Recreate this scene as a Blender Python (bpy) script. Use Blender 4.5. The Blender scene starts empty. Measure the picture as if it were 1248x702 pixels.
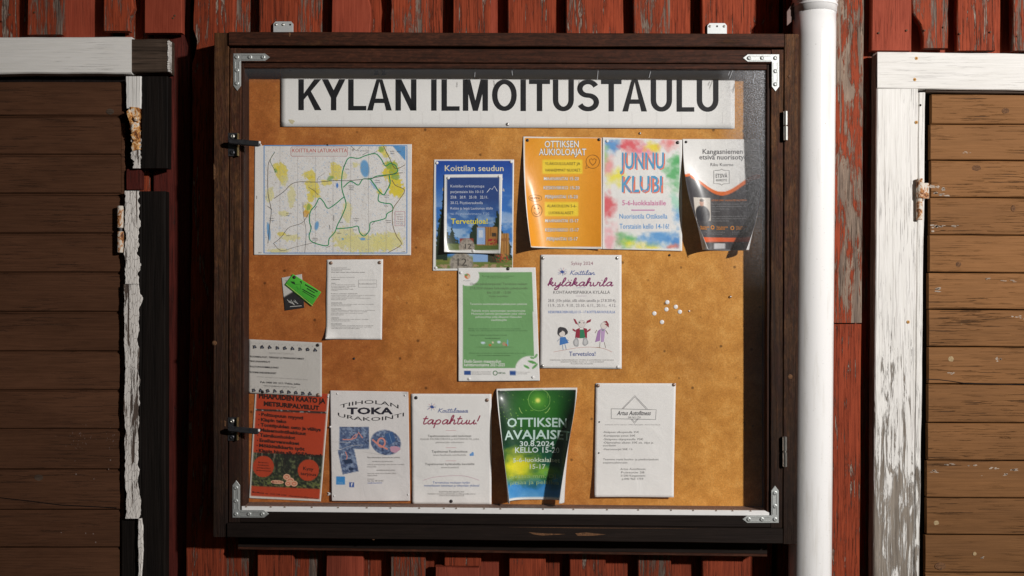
import bpy, bmesh, math, random
import numpy as np
from mathutils import Vector, noise as mnoise

random.seed(7)
scene = bpy.context.scene
COL = scene.collection

# ------------------------------------------------------------------ camera, world, light
FPX = 1200.0                 # focal length in photograph pixels (photograph 1248 wide)
DIST = 2.56                  # camera to the wall cladding (metres)
EYE = 1.55                   # camera height above the ground
cam_data = bpy.data.cameras.new('camera')
cam_data.sensor_width = 36.0
cam_data.lens = FPX * 36.0 / 1248.0
cam_data.clip_start = 0.05
cam_data.clip_end = 500.0
cam = bpy.data.objects.new('camera', cam_data)
COL.objects.link(cam)
cam.location = (0, -DIST, EYE)
cam.rotation_euler = (math.radians(90), 0, 0)
scene.camera = cam

SUN_EL, SUN_AZ = math.radians(10), math.radians(31)
world = bpy.data.worlds.new('World')
scene.world = world
world.use_nodes = True
wn = world.node_tree
bg = wn.nodes['Background']
sky = wn.nodes.new('ShaderNodeTexSky')
sky.sky_type = 'NISHITA'
sky.sun_disc = False
sky.sun_elevation = SUN_EL
sky.sun_rotation = math.radians(180 - 31)
wn.links.new(sky.outputs['Color'], bg.inputs['Color'])
bg.inputs['Strength'].default_value = 0.008

# the photograph was taken by the light of one lamp standing to the right of the camera
LAMP = Vector((3.57, -4.2, EYE + 1.6))
AIM = Vector((0.42, 0.0, EYE + 0.16))
ld = bpy.data.lights.new('lamp', 'SPOT')
ld.energy = 1380
ld.color = (1.0, 0.97, 0.94)
ld.shadow_soft_size = 0.11
ld.spot_size = math.radians(52)
ld.spot_blend = 1.0
lo = bpy.data.objects.new('lamp', ld)
COL.objects.link(lo)
lo.location = LAMP
lo.rotation_euler = (AIM - LAMP).to_track_quat('-Z', 'Y').to_euler()

vs = scene.view_settings
vs.view_transform = 'Standard'
vs.look = 'None'
vs.exposure = 0.0
vs.gamma = 1.0
vs.use_curve_mapping = False

# ------------------------------------------------------------------ helpers
def W(px, py, y):
    """the point of the plane y that stands where the photograph's pixel (px, py) is"""
    d = DIST + y
    return Vector(((px - 624.0) * d / FPX, y, EYE + (351.0 - py) * d / FPX))

def M1(y):                                     # metres per photograph pixel on plane y
    return (DIST + y) / FPX

def lin(c):
    """sRGB 0..255 to linear"""
    return tuple(((v / 255.0) / 12.92 if v <= 10 else ((v / 255.0 + 0.055) / 1.055) ** 2.4) for v in c)

def linarr(a):
    a = np.clip(a, 0, 255) / 255.0
    return np.where(a <= 0.04045, a / 12.92, ((a + 0.055) / 1.055) ** 2.4)

def link(name, me, mats, parent=None):
    o = bpy.data.objects.new(name, me)
    COL.objects.link(o)
    if mats is not None:
        for m in (mats if isinstance(mats, (list, tuple)) else [mats]):
            me.materials.append(m)
    if parent is not None:
        o.parent = parent
    return o

def obj(name, bm, mat, parent=None, smooth=False):
    me = bpy.data.meshes.new(name)
    bmesh.ops.recalc_face_normals(bm, faces=bm.faces)
    if smooth:
        for f in bm.faces:
            f.smooth = True
    bm.to_mesh(me)
    bm.free()
    return link(name, me, mat, parent)

def tag(o, label=None, cat=None, group=None, kind=None):
    if label: o['label'] = label
    if cat: o['category'] = cat
    if group: o['group'] = group
    if kind: o['kind'] = kind
    return o

def empty(name, loc):
    o = bpy.data.objects.new(name, None)
    o.empty_display_size = 0.1
    COL.objects.link(o)
    o.location = loc
    return o

class Thing:
    """an Empty at a thing's base; parts are written in world coordinates and parented with the offset taken out"""
    def __init__(self, name, loc, label, cat, group=None):
        self.o = empty(name, loc)
        tag(self.o, label, cat, group)
        self.off = Vector(loc)
    def add(self, name, bm, mat, smooth=False, parent=None):
        bmesh.ops.translate(bm, verts=bm.verts, vec=-self.off)
        return obj(name, bm, mat, parent or self.o, smooth)

def nz(x, y, z=0.0):
    return mnoise.noise(Vector((x, y, z)))

def board(bm, A, B, C, D, yf, th, n=8, wob=0.0, ch=0.0025, lo=None, hi=None, cup=0.0, seed=None, nb=2, endwob=0.0):
    """a sawn board. A-B is its first end, D-C the far end (photograph pixels on plane yf); edges A-D and B-C wander by wob px;
    lo/hi(t) give extra px offsets (positive = outwards) of those edges"""
    seed = random.random() * 100 if seed is None else seed
    A, B, C, D = [Vector((p[0], p[1])) for p in (A, B, C, D)]
    rows = []
    m = M1(yf)
    for i in range(n + 1):
        t = i / n
        P = A.lerp(D, t); Q = B.lerp(C, t)
        d = (Q - P).normalized()
        a = wob * nz(t * n * 0.45, seed, 1.3) + wob * 0.4 * nz(t * n * 1.7, seed, 9.3) + (lo(t) if lo else 0)
        b = wob * nz(t * n * 0.45, seed, 7.7) + wob * 0.4 * nz(t * n * 1.7, seed, 3.3) + (hi(t) if hi else 0)
        P = P - d * a; Q = Q + d * b
        cpx = ch / m
        dy = 0.0012 * nz(t * 3, seed, 4.0) if wob else 0
        prof = [(P, th), (P, ch * 1.1)]
        for k in range(nb + 1):
            s = k / nb
            pt = (P + d * cpx).lerp(Q - d * cpx, s)
            prof.append((pt, -cup * 4 * s * (1 - s)))
        prof += [(Q, ch * 1.1), (Q, th)]
        rr = []
        for pt, dd in prof:
            w = W(pt.x, pt.y, yf); w.y = yf + dd + dy
            rr.append(bm.verts.new(w))
        rows.append(rr)
    k = len(rows[0])
    for i in range(n):
        for j in range(k - 1):
            bm.faces.new((rows[i][j], rows[i][j + 1], rows[i + 1][j + 1], rows[i + 1][j]))
        bm.faces.new((rows[i][k - 1], rows[i][0], rows[i + 1][0], rows[i + 1][k - 1]))
    bm.faces.new(rows[0]); bm.faces.new(rows[-1])

def prism(bm, pts, yf, th, ch=0.0):
    """an outline (photograph pixels on plane yf) with thickness th going back, its front edge chamfered"""
    P = [Vector((a, b)) for a, b in pts]
    n = len(P); m = M1(yf)
    area = sum(P[i].x * P[(i + 1) % n].y - P[(i + 1) % n].x * P[i].y for i in range(n))
    sg = 1 if area > 0 else -1
    def ring(off, dep):
        out = []
        for i in range(n):
            p0, p1, p2 = P[i - 1], P[i], P[(i + 1) % n]
            d1 = (p1 - p0).normalized(); d2 = (p2 - p1).normalized()
            n1 = Vector((-d1.y, d1.x)) * sg; n2 = Vector((-d2.y, d2.x)) * sg
            b = n1 + n2
            b = b / max(0.3, b.dot(n1)) if b.length > 1e-6 else n1
            q = p1 + b * off
            w = W(q.x, q.y, yf); w.y = yf + dep
            out.append(bm.verts.new(w))
        return out
    rings = ([ring(ch / m, 0.0)] if ch else []) + [ring(0, ch)] + [ring(0, th)]
    for a, b in zip(rings, rings[1:]):
        for i in range(n):
            bm.faces.new((a[i], a[(i + 1) % n], b[(i + 1) % n], b[i]))
    bm.faces.new(rings[0]); bm.faces.new(rings[-1])

def rect(x0, y0, x1, y1):
    return [(x0, y0), (x1, y0), (x1, y1), (x0, y1)]

def lathe(bm, c, axis, prof, n=16, mid=None):
    """profile (distance along axis, radius) turned about axis from c"""
    axis = Vector(axis).normalized()
    u = axis.orthogonal().normalized(); v = axis.cross(u)
    rings = []
    for h, r in prof:
        if r < 1e-6:
            rings.append([bm.verts.new(c + axis * h)])
        else:
            rings.append([bm.verts.new(c + axis * h + (u * math.cos(a) + v * math.sin(a)) * r)
                          for a in [2 * math.pi * k / n for k in range(n)]])
    for a, b in zip(rings, rings[1:]):
        for k in range(n):
            k2 = (k + 1) % n
            if len(a) == 1 and len(b) == 1: continue
            if len(a) == 1: bm.faces.new((a[0], b[k2], b[k]))
            elif len(b) == 1: bm.faces.new((a[k], a[k2], b[0]))
            else: bm.faces.new((a[k], a[k2], b[k2], b[k]))
    if len(rings[0]) > 1: bm.faces.new(rings[0])
    if len(rings[-1]) > 1: bm.faces.new(rings[-1])

def screw(bm, px, py, y, r=0.004):
    """slotted round-head screw, head on plane y"""
    c = W(px, py, y)
    lathe(bm, c, (0, -1, 0), [(0, r), (r * 0.35, r * 0.9), (r * 0.5, r * 0.55), (r * 0.5, r * 0.45), (r * 0.2, r * 0.35), (r * 0.2, 0)], 10)

# ------------------------------------------------------------------ materials
def newmat(name):
    m = bpy.data.materials.new(name)
    m.use_nodes = True
    nt = m.node_tree
    return m, nt, nt.nodes['Principled BSDF']

def N(nt, typ, **kw):
    n = nt.nodes.new(typ)
    for k, v in kw.items():
        setattr(n, k, v)
    return n

def coords(nt, scale, rnd=True, warp=0.0):
    tc = N(nt, 'ShaderNodeTexCoord')
    src = tc.outputs['Object']
    if rnd:
        oi = N(nt, 'ShaderNodeObjectInfo')
        mul = N(nt, 'ShaderNodeMath', operation='MULTIPLY'); mul.inputs[1].default_value = 41.7
        nt.links.new(oi.outputs['Random'], mul.inputs[0])
        add = N(nt, 'ShaderNodeVectorMath', operation='ADD')
        nt.links.new(src, add.inputs[0]); nt.links.new(mul.outputs[0], add.inputs[1])
        src = add.outputs[0]
    mp = N(nt, 'ShaderNodeMapping')
    mp.inputs['Scale'].default_value = scale
    nt.links.new(src, mp.inputs['Vector'])
    return mp.outputs[0]

def noise(nt, vec, scale=1.0, detail=6, rough=0.6, dist=0.0):
    n = N(nt, 'ShaderNodeTexNoise')
    n.inputs['Scale'].default_value = scale
    n.inputs['Detail'].default_value = detail
    n.inputs['Roughness'].default_value = rough
    n.inputs['Distortion'].default_value = dist
    nt.links.new(vec, n.inputs['Vector'])
    return n.outputs['Fac']

def ramp(nt, fac, stops, interp='LINEAR'):
    r = N(nt, 'ShaderNodeValToRGB')
    r.color_ramp.interpolation = interp
    els = r.color_ramp.elements
    while len(els) < len(stops): els.new(0.5)
    for e, (p, c) in zip(els, stops):
        e.position = p
        e.color = (c[0], c[1], c[2], 1) if hasattr(c, '__len__') else (c, c, c, 1)
    nt.links.new(fac, r.inputs['Fac'])
    return r.outputs['Color']

def mixc(nt, fac, a, b, mode='MIX'):
    m = N(nt, 'ShaderNodeMix', data_type='RGBA', blend_type=mode)
    for s, v in ((0, fac), (6, a), (7, b)):
        if hasattr(v, 'links') or hasattr(v, 'is_linked'): nt.links.new(v, m.inputs[s])
        elif s == 0: m.inputs[s].default_value = v
        else: m.inputs[s].default_value = (v[0], v[1], v[2], 1)
    return m.outputs[2]

def math_(nt, op, a, b=0.0):
    m = N(nt, 'ShaderNodeMath', operation=op)
    for i, v in enumerate((a, b)):
        if hasattr(v, 'is_linked'): nt.links.new(v, m.inputs[i])
        else: m.inputs[i].default_value = v
    return m.outputs[0]

def bump(nt, h, strength, dist, bsdf, prev=None):
    b = N(nt, 'ShaderNodeBump')
    b.inputs['Strength'].default_value = strength
    b.inputs['Distance'].default_value = dist
    nt.links.new(h, b.inputs['Height'])
    if prev: nt.links.new(prev, b.inputs['Normal'])
    if bsdf: nt.links.new(b.outputs[0], bsdf.inputs['Normal'])
    return b.outputs[0]

def wood(name, bare, axis='z', paint=None, cover=0.0, rough=0.7, fine=1.0, edge=0.035, relief=0.0012, crackle=0.0, varr=0.25, flake=None, foot=None, pscale=26, mould=0.0, low=None, cracks=0.0, blocks=0.0):
    """weathered timber with an optional worn paint layer. bare=(dark,light) linear, paint=(dark,light) linear,
    cover = share of the surface still painted"""
    m, nt, b = newmat(name)
    def sc(across, along):
        return (across, across, along) if axis == 'z' else (along, across, across)
    v1 = coords(nt, sc(70 * fine, 3.2)); v2 = coords(nt, sc(260 * fine, 9)); v3 = coords(nt, sc(pscale, 7)); v4 = coords(nt, sc(5, 1.6))
    g1 = noise(nt, v1, 1, 7, 0.65, 0.6); g2 = noise(nt, v2, 1, 4, 0.6)
    grain = math_(nt, 'ADD', math_(nt, 'MULTIPLY', g1, 0.65), math_(nt, 'MULTIPLY', g2, 0.35))
    col = ramp(nt, grain, [(0.36, bare[0]), (0.62, bare[1])])
    big = noise(nt, v4, 1, 4, 0.6)
    tone = ramp(nt, big, [(0.3, 1 - varr), (0.7, 1 + varr * 0.6)])
    height = grain
    rg = rough
    if paint:
        f1 = noise(nt, v3, 1, 9, 0.72, 0.9)
        msk = math_(nt, 'ADD', math_(nt, 'MULTIPLY', f1, 0.50), math_(nt, 'ADD', math_(nt, 'MULTIPLY', g1, 0.30), math_(nt, 'MULTIPLY', g2, 0.20)))
        msk = math_(nt, 'ADD', msk, math_(nt, 'MULTIPLY', big, 0.18))
        if low:         # paint kept better higher up: (height, height, change of cover toward the foot)
            sp = N(nt, 'ShaderNodeSeparateXYZ'); tc = N(nt, 'ShaderNodeTexCoord'); nt.links.new(tc.outputs['Object'], sp.inputs[0])
            lh = ramp(nt, math_(nt, 'MULTIPLY', math_(nt, 'SUBTRACT', sp.outputs[2], low[0]), 1.0 / (low[1] - low[0])), [(0.0, 1.0), (1.0, 0.0)])
            msk = math_(nt, 'SUBTRACT', msk, math_(nt, 'MULTIPLY', lh, low[2] * 0.30))
        thr = 0.59 - (cover - 0.5) * 0.30
        mask = ramp(nt, msk, [(thr - edge * 0.5, 0.0), (thr + edge * 0.5, 1.0)])
        pg = math_(nt, 'ADD', math_(nt, 'MULTIPLY', g2, 0.6), math_(nt, 'MULTIPLY', f1, 0.4))
        pc = ramp(nt, pg, [(0.3, paint[0]), (0.58, paint[1])])
        hairs = noise(nt, coords(nt, sc(190, 5)), 1, 3, 0.5, 0.4)          # fine cracks along the grain
        if crackle:
            cr = ramp(nt, hairs, [(0.36 + 0.03 * crackle, 1.0), (0.40 + 0.03 * crackle, 0.0)])
            mask = math_(nt, 'MULTIPLY', mask, math_(nt, 'SUBTRACT', 1.0, math_(nt, 'MULTIPLY', cr, min(1, crackle))))
        if blocks:      # old thick paint broken into small upright blocks
            vb = N(nt, 'ShaderNodeTexVoronoi', feature='DISTANCE_TO_EDGE'); vb.inputs['Scale'].default_value = 1.0
            nt.links.new(coords(nt, sc(170, 42)), vb.inputs['Vector'])
            be = ramp(nt, vb.outputs['Distance'], [(0.01, 0.0), (0.06, 1.0)])
            mask = math_(nt, 'MULTIPLY', mask, math_(nt, 'ADD', 1.0 - blocks, math_(nt, 'MULTIPLY', be, blocks)))
        if flake:                                                         # speckles of an older paint at the edge of the wear
            fm = ramp(nt, msk, [(thr - edge * 1.6, 0.0), (thr - edge * 0.9, 1.0), (thr - edge * 0.1, 0.0)])
            col = mixc(nt, fm, col, flake)
        col = mixc(nt, mask, col, pc)
        height = math_(nt, 'ADD', math_(nt, 'MULTIPLY', grain, 0.8), math_(nt, 'MULTIPLY', mask, 0.45))
        if cracks:      # fine dark checks running with the grain, in groups
            ck = noise(nt, coords(nt, sc(300, 10)), 1, 5, 0.6, 0.5)
            where = ramp(nt, noise(nt, coords(nt, sc(16, 6)), 1, 3, 0.5), [(0.40, 0.0), (0.60, 1.0)])
            cm = math_(nt, 'MULTIPLY', ramp(nt, ck, [(0.385, 1.0), (0.425, 0.0)]), where)
            col = mixc(nt, math_(nt, 'MULTIPLY', cm, cracks), col, (0.03, 0.018, 0.012))
            height = math_(nt, 'SUBTRACT', height, math_(nt, 'MULTIPLY', cm, 0.8 * cracks))
    col = mixc(nt, 1.0, col, tone, 'MULTIPLY')
    if mould:
        mo = noise(nt, coords(nt, sc(150, 55)), 1, 6, 0.75, 0.3)
        mm = ramp(nt, math_(nt, 'ADD', math_(nt, 'MULTIPLY', mo, 0.7), math_(nt, 'MULTIPLY', big, 0.3)), [(0.47, 0.0), (0.53, 1.0)])
        col = mixc(nt, math_(nt, 'MULTIPLY', mm, mould), col, (0.012, 0.008, 0.006))
    if foot:            # colour darkens unevenly towards the foot: (height full, height gone, strength)
        z0, z1, amt = foot
        sp = N(nt, 'ShaderNodeSeparateXYZ'); tc = N(nt, 'ShaderNodeTexCoord'); nt.links.new(tc.outputs['Object'], sp.inputs[0])
        hh = math_(nt, 'MULTIPLY', math_(nt, 'SUBTRACT', sp.outputs[2], z0), 1.0 / (z1 - z0))
        hh = math_(nt, 'ADD', hh, math_(nt, 'MULTIPLY', math_(nt, 'SUBTRACT', big, 0.5), 1.1))
        hh = math_(nt, 'ADD', hh, math_(nt, 'MULTIPLY', math_(nt, 'SUBTRACT', grain, 0.5), 0.9))
        foot_dark = ramp(nt, hh, [(0.0, 1.0), (1.0, 0.0)])
        col = mixc(nt, math_(nt, 'MULTIPLY', foot_dark, amt), col, (0.011, 0.0075, 0.0065))
    nt.links.new(col, b.inputs['Base Color'])
    b.inputs['Roughness'].default_value = rough
    b.inputs['Specular IOR Level'].default_value = 0.12
    bump(nt, height, 1.0, relief * 2.2, b)
    return m

BARE_GREY = ((0.055, 0.04, 0.032), (0.25, 0.19, 0.15))
MAT = {}
RED = ((0.10, 0.014, 0.006), (0.33, 0.060, 0.024))
FOOT_R = (0.50, 1.65, 0.42)
FL = (0.42, 0.33, 0.27)
MAT['red'] = [wood('red_paint_worn_lightly', BARE_GREY, 'z', RED, 0.84, pscale=44, flake=FL, foot=FOOT_R, cracks=0.8),
              wood('red_paint_worn', BARE_GREY, 'z', RED, 0.69, pscale=48, flake=FL, foot=FOOT_R, cracks=0.7),
              wood('red_paint_worn_heavily', ((0.09, 0.065, 0.055), (0.36, 0.27, 0.21)), 'z', RED, 0.57, edge=0.05, pscale=44, foot=FOOT_R, cracks=0.7),
              wood('red_paint_fresh', BARE_GREY, 'z', ((0.20, 0.032, 0.016), (0.33, 0.066, 0.035)), 1.5, relief=0.0006, foot=FOOT_R, cracks=0.35),
              wood('red_paint_worn_to_grey', ((0.09, 0.065, 0.055), (0.38, 0.28, 0.21)), 'z', RED, 0.46, edge=0.035, pscale=30, cracks=0.8),
              wood('red_paint_dull_and_shaded', ((0.03, 0.022, 0.02), (0.12, 0.09, 0.08)), 'z', ((0.03, 0.007, 0.006), (0.10, 0.018, 0.013)), 0.80, pscale=44, cracks=0.7),
              wood('red_paint_worn_along_edge', BARE_GREY, 'z', RED, 0.74, pscale=48, flake=FL, cracks=0.8)]
MAT['white_x'] = wood('white_paint_horizontal', ((0.10, 0.08, 0.06), (0.3, 0.25, 0.2)), 'x', ((0.70, 0.68, 0.64), (0.80, 0.78, 0.75)), 1.36, relief=0.0011, varr=0.06, cracks=0.16, pscale=40)
MAT['white_z'] = wood('white_paint_vertical', ((0.12, 0.10, 0.08), (0.36, 0.31, 0.26)), 'z', ((0.70, 0.68, 0.64), (0.80, 0.78, 0.75)), 1.20, relief=0.0012, varr=0.06, crackle=0.25, pscale=44, low=(0.95, 2.0, 0.80), cracks=0.3)
MAT['white_peel'] = wood('white_paint_peeling', ((0.05, 0.035, 0.03), (0.20, 0.15, 0.12)), 'z', ((0.66, 0.62, 0.57), (0.80, 0.76, 0.72)), 0.64, relief=0.0010, varr=0.15, pscale=60, blocks=0.5, edge=0.02)
MAT['bare_dark_x'] = wood('bare_grey_wood_horizontal', ((0.022, 0.015, 0.011), (0.12, 0.082, 0.060)), 'x', relief=0.0014)
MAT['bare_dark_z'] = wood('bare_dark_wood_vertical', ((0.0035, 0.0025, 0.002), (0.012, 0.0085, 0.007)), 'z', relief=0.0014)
BR1 = ((0.19, 0.086, 0.030), (0.26, 0.120, 0.045))
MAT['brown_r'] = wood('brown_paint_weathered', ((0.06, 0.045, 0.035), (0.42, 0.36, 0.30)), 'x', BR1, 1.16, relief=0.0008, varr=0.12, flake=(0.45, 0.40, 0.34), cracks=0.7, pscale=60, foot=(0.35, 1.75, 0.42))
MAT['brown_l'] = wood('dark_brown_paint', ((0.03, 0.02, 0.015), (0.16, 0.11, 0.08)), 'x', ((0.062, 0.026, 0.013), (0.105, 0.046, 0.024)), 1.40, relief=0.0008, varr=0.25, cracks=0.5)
MAT['trim_side'] = wood('brown_bare_edge', ((0.05, 0.03, 0.025), (0.2, 0.12, 0.09)), 'z', relief=0.001)
def stain(name, axis, dark, light, warm, cover, foot=None):
    return wood(name, warm, axis, (dark, light), cover, rough=0.6, relief=0.0007, varr=0.35, edge=0.10, foot=foot, mould=0.45)
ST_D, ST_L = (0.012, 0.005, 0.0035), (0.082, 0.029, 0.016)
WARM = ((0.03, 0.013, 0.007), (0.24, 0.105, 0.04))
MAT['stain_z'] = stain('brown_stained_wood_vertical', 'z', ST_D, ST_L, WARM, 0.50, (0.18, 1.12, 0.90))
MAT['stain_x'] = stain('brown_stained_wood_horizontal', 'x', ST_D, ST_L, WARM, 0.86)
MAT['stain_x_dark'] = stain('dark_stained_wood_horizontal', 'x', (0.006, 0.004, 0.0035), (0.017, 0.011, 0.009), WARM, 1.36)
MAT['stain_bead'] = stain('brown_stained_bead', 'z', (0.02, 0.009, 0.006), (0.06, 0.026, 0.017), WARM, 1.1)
MAT['dark_core'] = wood('dark_tar_paper', ((0.004, 0.003, 0.003), (0.01, 0.008, 0.008)), 'z')

def simple(name, col, rough=0.5, metal=0.0, nscale=60, var=0.15, bmp=0.0, spec=0.5):
    m, nt, b = newmat(name)
    v = coords(nt, (nscale,) * 3)
    n = noise(nt, v, 1, 5, 0.6)
    c = ramp(nt, n, [(0.3, tuple(x * (1 - var) for x in col)), (0.7, tuple(min(1, x * (1 + var)) for x in col))])
    nt.links.new(c, b.inputs['Base Color'])
    b.inputs['Roughness'].default_value = rough
    b.inputs['Metallic'].default_value = metal
    b.inputs['Specular IOR Level'].default_value = spec
    if bmp: bump(nt, n, 1.0, bmp, b)
    return m
MAT['zinc'] = simple('zinc_plated_steel', (0.50, 0.52, 0.51), 0.5, 0.65, 300, 0.12, 0.0002)
MAT['zinc_plate'] = simple('dull_zinc_plate', (0.60, 0.62, 0.62), 0.55, 0.5, 200, 0.06)
MAT['steel'] = simple('dark_steel', (0.10, 0.10, 0.11), 0.35, 0.8, 120, 0.3)
MAT['steel_bright'] = simple('bright_steel', (0.75, 0.75, 0.72), 0.28, 1.0, 90, 0.15)
MAT['brass'] = simple('yellow_passivated_steel', (0.55, 0.42, 0.2), 0.35, 0.9, 90, 0.3)
MAT['screw'] = simple('screw_steel', (0.55, 0.54, 0.5), 0.35, 0.9, 200, 0.3)
MAT['nail'] = simple('rusty_nail', (0.10, 0.045, 0.02), 0.8, 0.0, 400, 0.4)
MAT['nail_rust'] = simple('rust_stain', (0.62, 0.33, 0.10), 0.9, 0.0, 300, 0.4)
MAT['knot'] = simple('resin_knot', (0.13, 0.06, 0.025), 0.95, 0.0, 250, 0.6, 0.0006)
MAT['knot_pale'] = simple('pale_patch', (0.36, 0.26, 0.14), 0.95, 0.0, 200, 0.3, 0.0004)
MAT['pvc_white'] = simple('white_plastic_strip', (0.80, 0.79, 0.78), 0.4, 0.0, 60, 0.04)
MAT['pin_white'] = simple('white_pin', (0.82, 0.81, 0.80), 0.35, 0.0, 100, 0.03)
MAT['pin_brown'] = simple('tarnished_pin', (0.30, 0.20, 0.15), 0.4, 0.5, 300, 0.3)
MAT['pin_black'] = simple('dark_pin', (0.03, 0.025, 0.025), 0.3, 0.3, 300, 0.3)
MAT['pin_steel'] = simple('steel_pin', (0.5, 0.48, 0.46), 0.3, 0.8, 300, 0.2)

def make_rust():
    m, nt, b = newmat('rusty_painted_iron')
    v = coords(nt, (70, 70, 45)); n = noise(nt, v, 1, 8, 0.7, 0.8)
    c = ramp(nt, n, [(0.40, (0.10, 0.032, 0.012)), (0.47, (0.50, 0.20, 0.05)), (0.52, (0.62, 0.55, 0.46)), (0.7, (0.74, 0.71, 0.66))])
    nt.links.new(c, b.inputs['Base Color']); b.inputs['Roughness'].default_value = 0.75
    bump(nt, n, 1, 0.002, b)
    return m
MAT['rust'] = make_rust()
def make_rust2():
    m, nt, b = newmat('orange_rust_crust')
    v = coords(nt, (60, 60, 40)); n = noise(nt, v, 1, 8, 0.7, 1.2)
    c = ramp(nt, n, [(0.38, (0.03, 0.012, 0.008)), (0.46, (0.32, 0.10, 0.02)), (0.53, (0.80, 0.42, 0.12)), (0.58, (0.68, 0.60, 0.50)), (0.7, (0.75, 0.71, 0.66))])
    nt.links.new(c, b.inputs['Base Color']); b.inputs['Roughness'].default_value = 0.8
    bump(nt, n, 1, 0.004, b)
    return m
MAT['rust_crust'] = make_rust2()

def make_board():
    m, nt, b = newmat('varnished_fibreboard')
    v = coords(nt, (1, 1, 1), False)
    big = noise(nt, v, 3.2, 5, 0.6); mid = noise(nt, v, 22, 9, 0.78, 0.25); fine = noise(nt, v, 240, 4, 0.7)
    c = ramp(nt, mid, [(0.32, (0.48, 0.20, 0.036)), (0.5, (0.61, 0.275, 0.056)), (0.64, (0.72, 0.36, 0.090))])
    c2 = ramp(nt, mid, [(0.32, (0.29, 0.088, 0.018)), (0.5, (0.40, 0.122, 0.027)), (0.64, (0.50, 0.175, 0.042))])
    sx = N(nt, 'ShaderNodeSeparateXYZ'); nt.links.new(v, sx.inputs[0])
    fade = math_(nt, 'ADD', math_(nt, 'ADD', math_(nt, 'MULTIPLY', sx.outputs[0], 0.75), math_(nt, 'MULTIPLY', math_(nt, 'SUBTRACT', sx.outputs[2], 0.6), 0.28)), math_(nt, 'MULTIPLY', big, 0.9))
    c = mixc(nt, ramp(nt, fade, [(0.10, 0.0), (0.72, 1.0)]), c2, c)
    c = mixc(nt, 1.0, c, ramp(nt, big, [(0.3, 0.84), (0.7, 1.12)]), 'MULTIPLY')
    c = mixc(nt, 1.0, c, ramp(nt, fine, [(0.3, 0.78), (0.7, 1.16)]), 'MULTIPLY')
    vo = N(nt, 'ShaderNodeTexVoronoi'); vo.inputs['Scale'].default_value = 24
    nt.links.new(v, vo.inputs['Vector'])
    spots = ramp(nt, vo.outputs['Distance'], [(0.055, 0.25), (0.12, 1.0)])
    c = mixc(nt, 0.8, c, spots, 'MULTIPLY')
    fib = ramp(nt, noise(nt, v, 95, 4, 0.8, 1.2), [(0.64, 0.0), (0.72, 1.0)])          # pale fibres
    c = mixc(nt, math_(nt, 'MULTIPLY', fib, 0.6), c, (0.78, 0.46, 0.15))
    nt.links.new(c, b.inputs['Base Color']); b.inputs['Roughness'].default_value = 0.55
    b.inputs['Specular IOR Level'].default_value = 0.1
    bump(nt, fine, 0.5, 0.0006, b)
    return m
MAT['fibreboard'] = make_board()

def make_glass():
    m, nt, b = newmat('dusty_acrylic_pane')
    out = nt.nodes['Material Output']
    v = coords(nt, (1, 1, 1), False)
    fine = noise(nt, v, 520, 2, 0.6)
    patch = noise(nt, v, 4, 4, 0.6)
    speck = ramp(nt, fine, [(0.54, 0.0), (0.66, 1.0)])
    # dust gathers along the right and top edges of the pane (object space, metres)
    sep = N(nt, 'ShaderNodeSeparateXYZ'); tc = N(nt, 'ShaderNodeTexCoord'); nt.links.new(tc.outputs['Object'], sep.inputs[0])
    ex = ramp(nt, math_(nt, 'MULTIPLY', math_(nt, 'ADD', sep.outputs[0], 0.0), 1.0), [(0.535, 0.0), (0.635, 1.0)])
    ez = ramp(nt, math_(nt, 'SUBTRACT', sep.outputs[2], 0.3), [(0.36, 0.0), (0.88, 1.0)])
    e = math_(nt, 'MULTIPLY', ex, ez)
    st = N(nt, 'ShaderNodeMapping'); st.inputs['Scale'].default_value = (1, 1, 1)
    tz = ramp(nt, math_(nt, 'SUBTRACT', sep.outputs[2], 0.3), [(0.882, 0.0), (0.912, 0.6)])
    base = math_(nt, 'ADD', math_(nt, 'MULTIPLY', e, 0.085), math_(nt, 'MULTIPLY', tz, 0.04))
    sp = math_(nt, 'MULTIPLY', speck, math_(nt, 'ADD', math_(nt, 'MULTIPLY', e, 0.5), 0.006))
    fac = math_(nt, 'ADD', math_(nt, 'ADD', base, sp), math_(nt, 'MULTIPLY', patch, 0.006))
    tr = N(nt, 'ShaderNodeBsdfTransparent'); df = N(nt, 'ShaderNodeBsdfDiffuse'); gl = N(nt, 'ShaderNodeBsdfGlossy')
    df.inputs['Color'].default_value = (0.75, 0.76, 0.8, 1)
    gl.inputs['Roughness'].default_value = 0.06
    tr.inputs['Color'].default_value = (1, 1, 1, 1)
    mx = N(nt, 'ShaderNodeMixShader'); nt.links.new(fac, mx.inputs[0]); nt.links.new(tr.outputs[0], mx.inputs[1]); nt.links.new(df.outputs[0], mx.inputs[2])
    mg = N(nt, 'ShaderNodeMixShader'); mg.inputs[0].default_value = 0.02
    nt.links.new(mx.outputs[0], mg.inputs[1]); nt.links.new(gl.outputs[0], mg.inputs[2])
    nt.links.new(mg.outputs[0], out.inputs['Surface'])
    return m
MAT['pane'] = make_glass()

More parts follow.
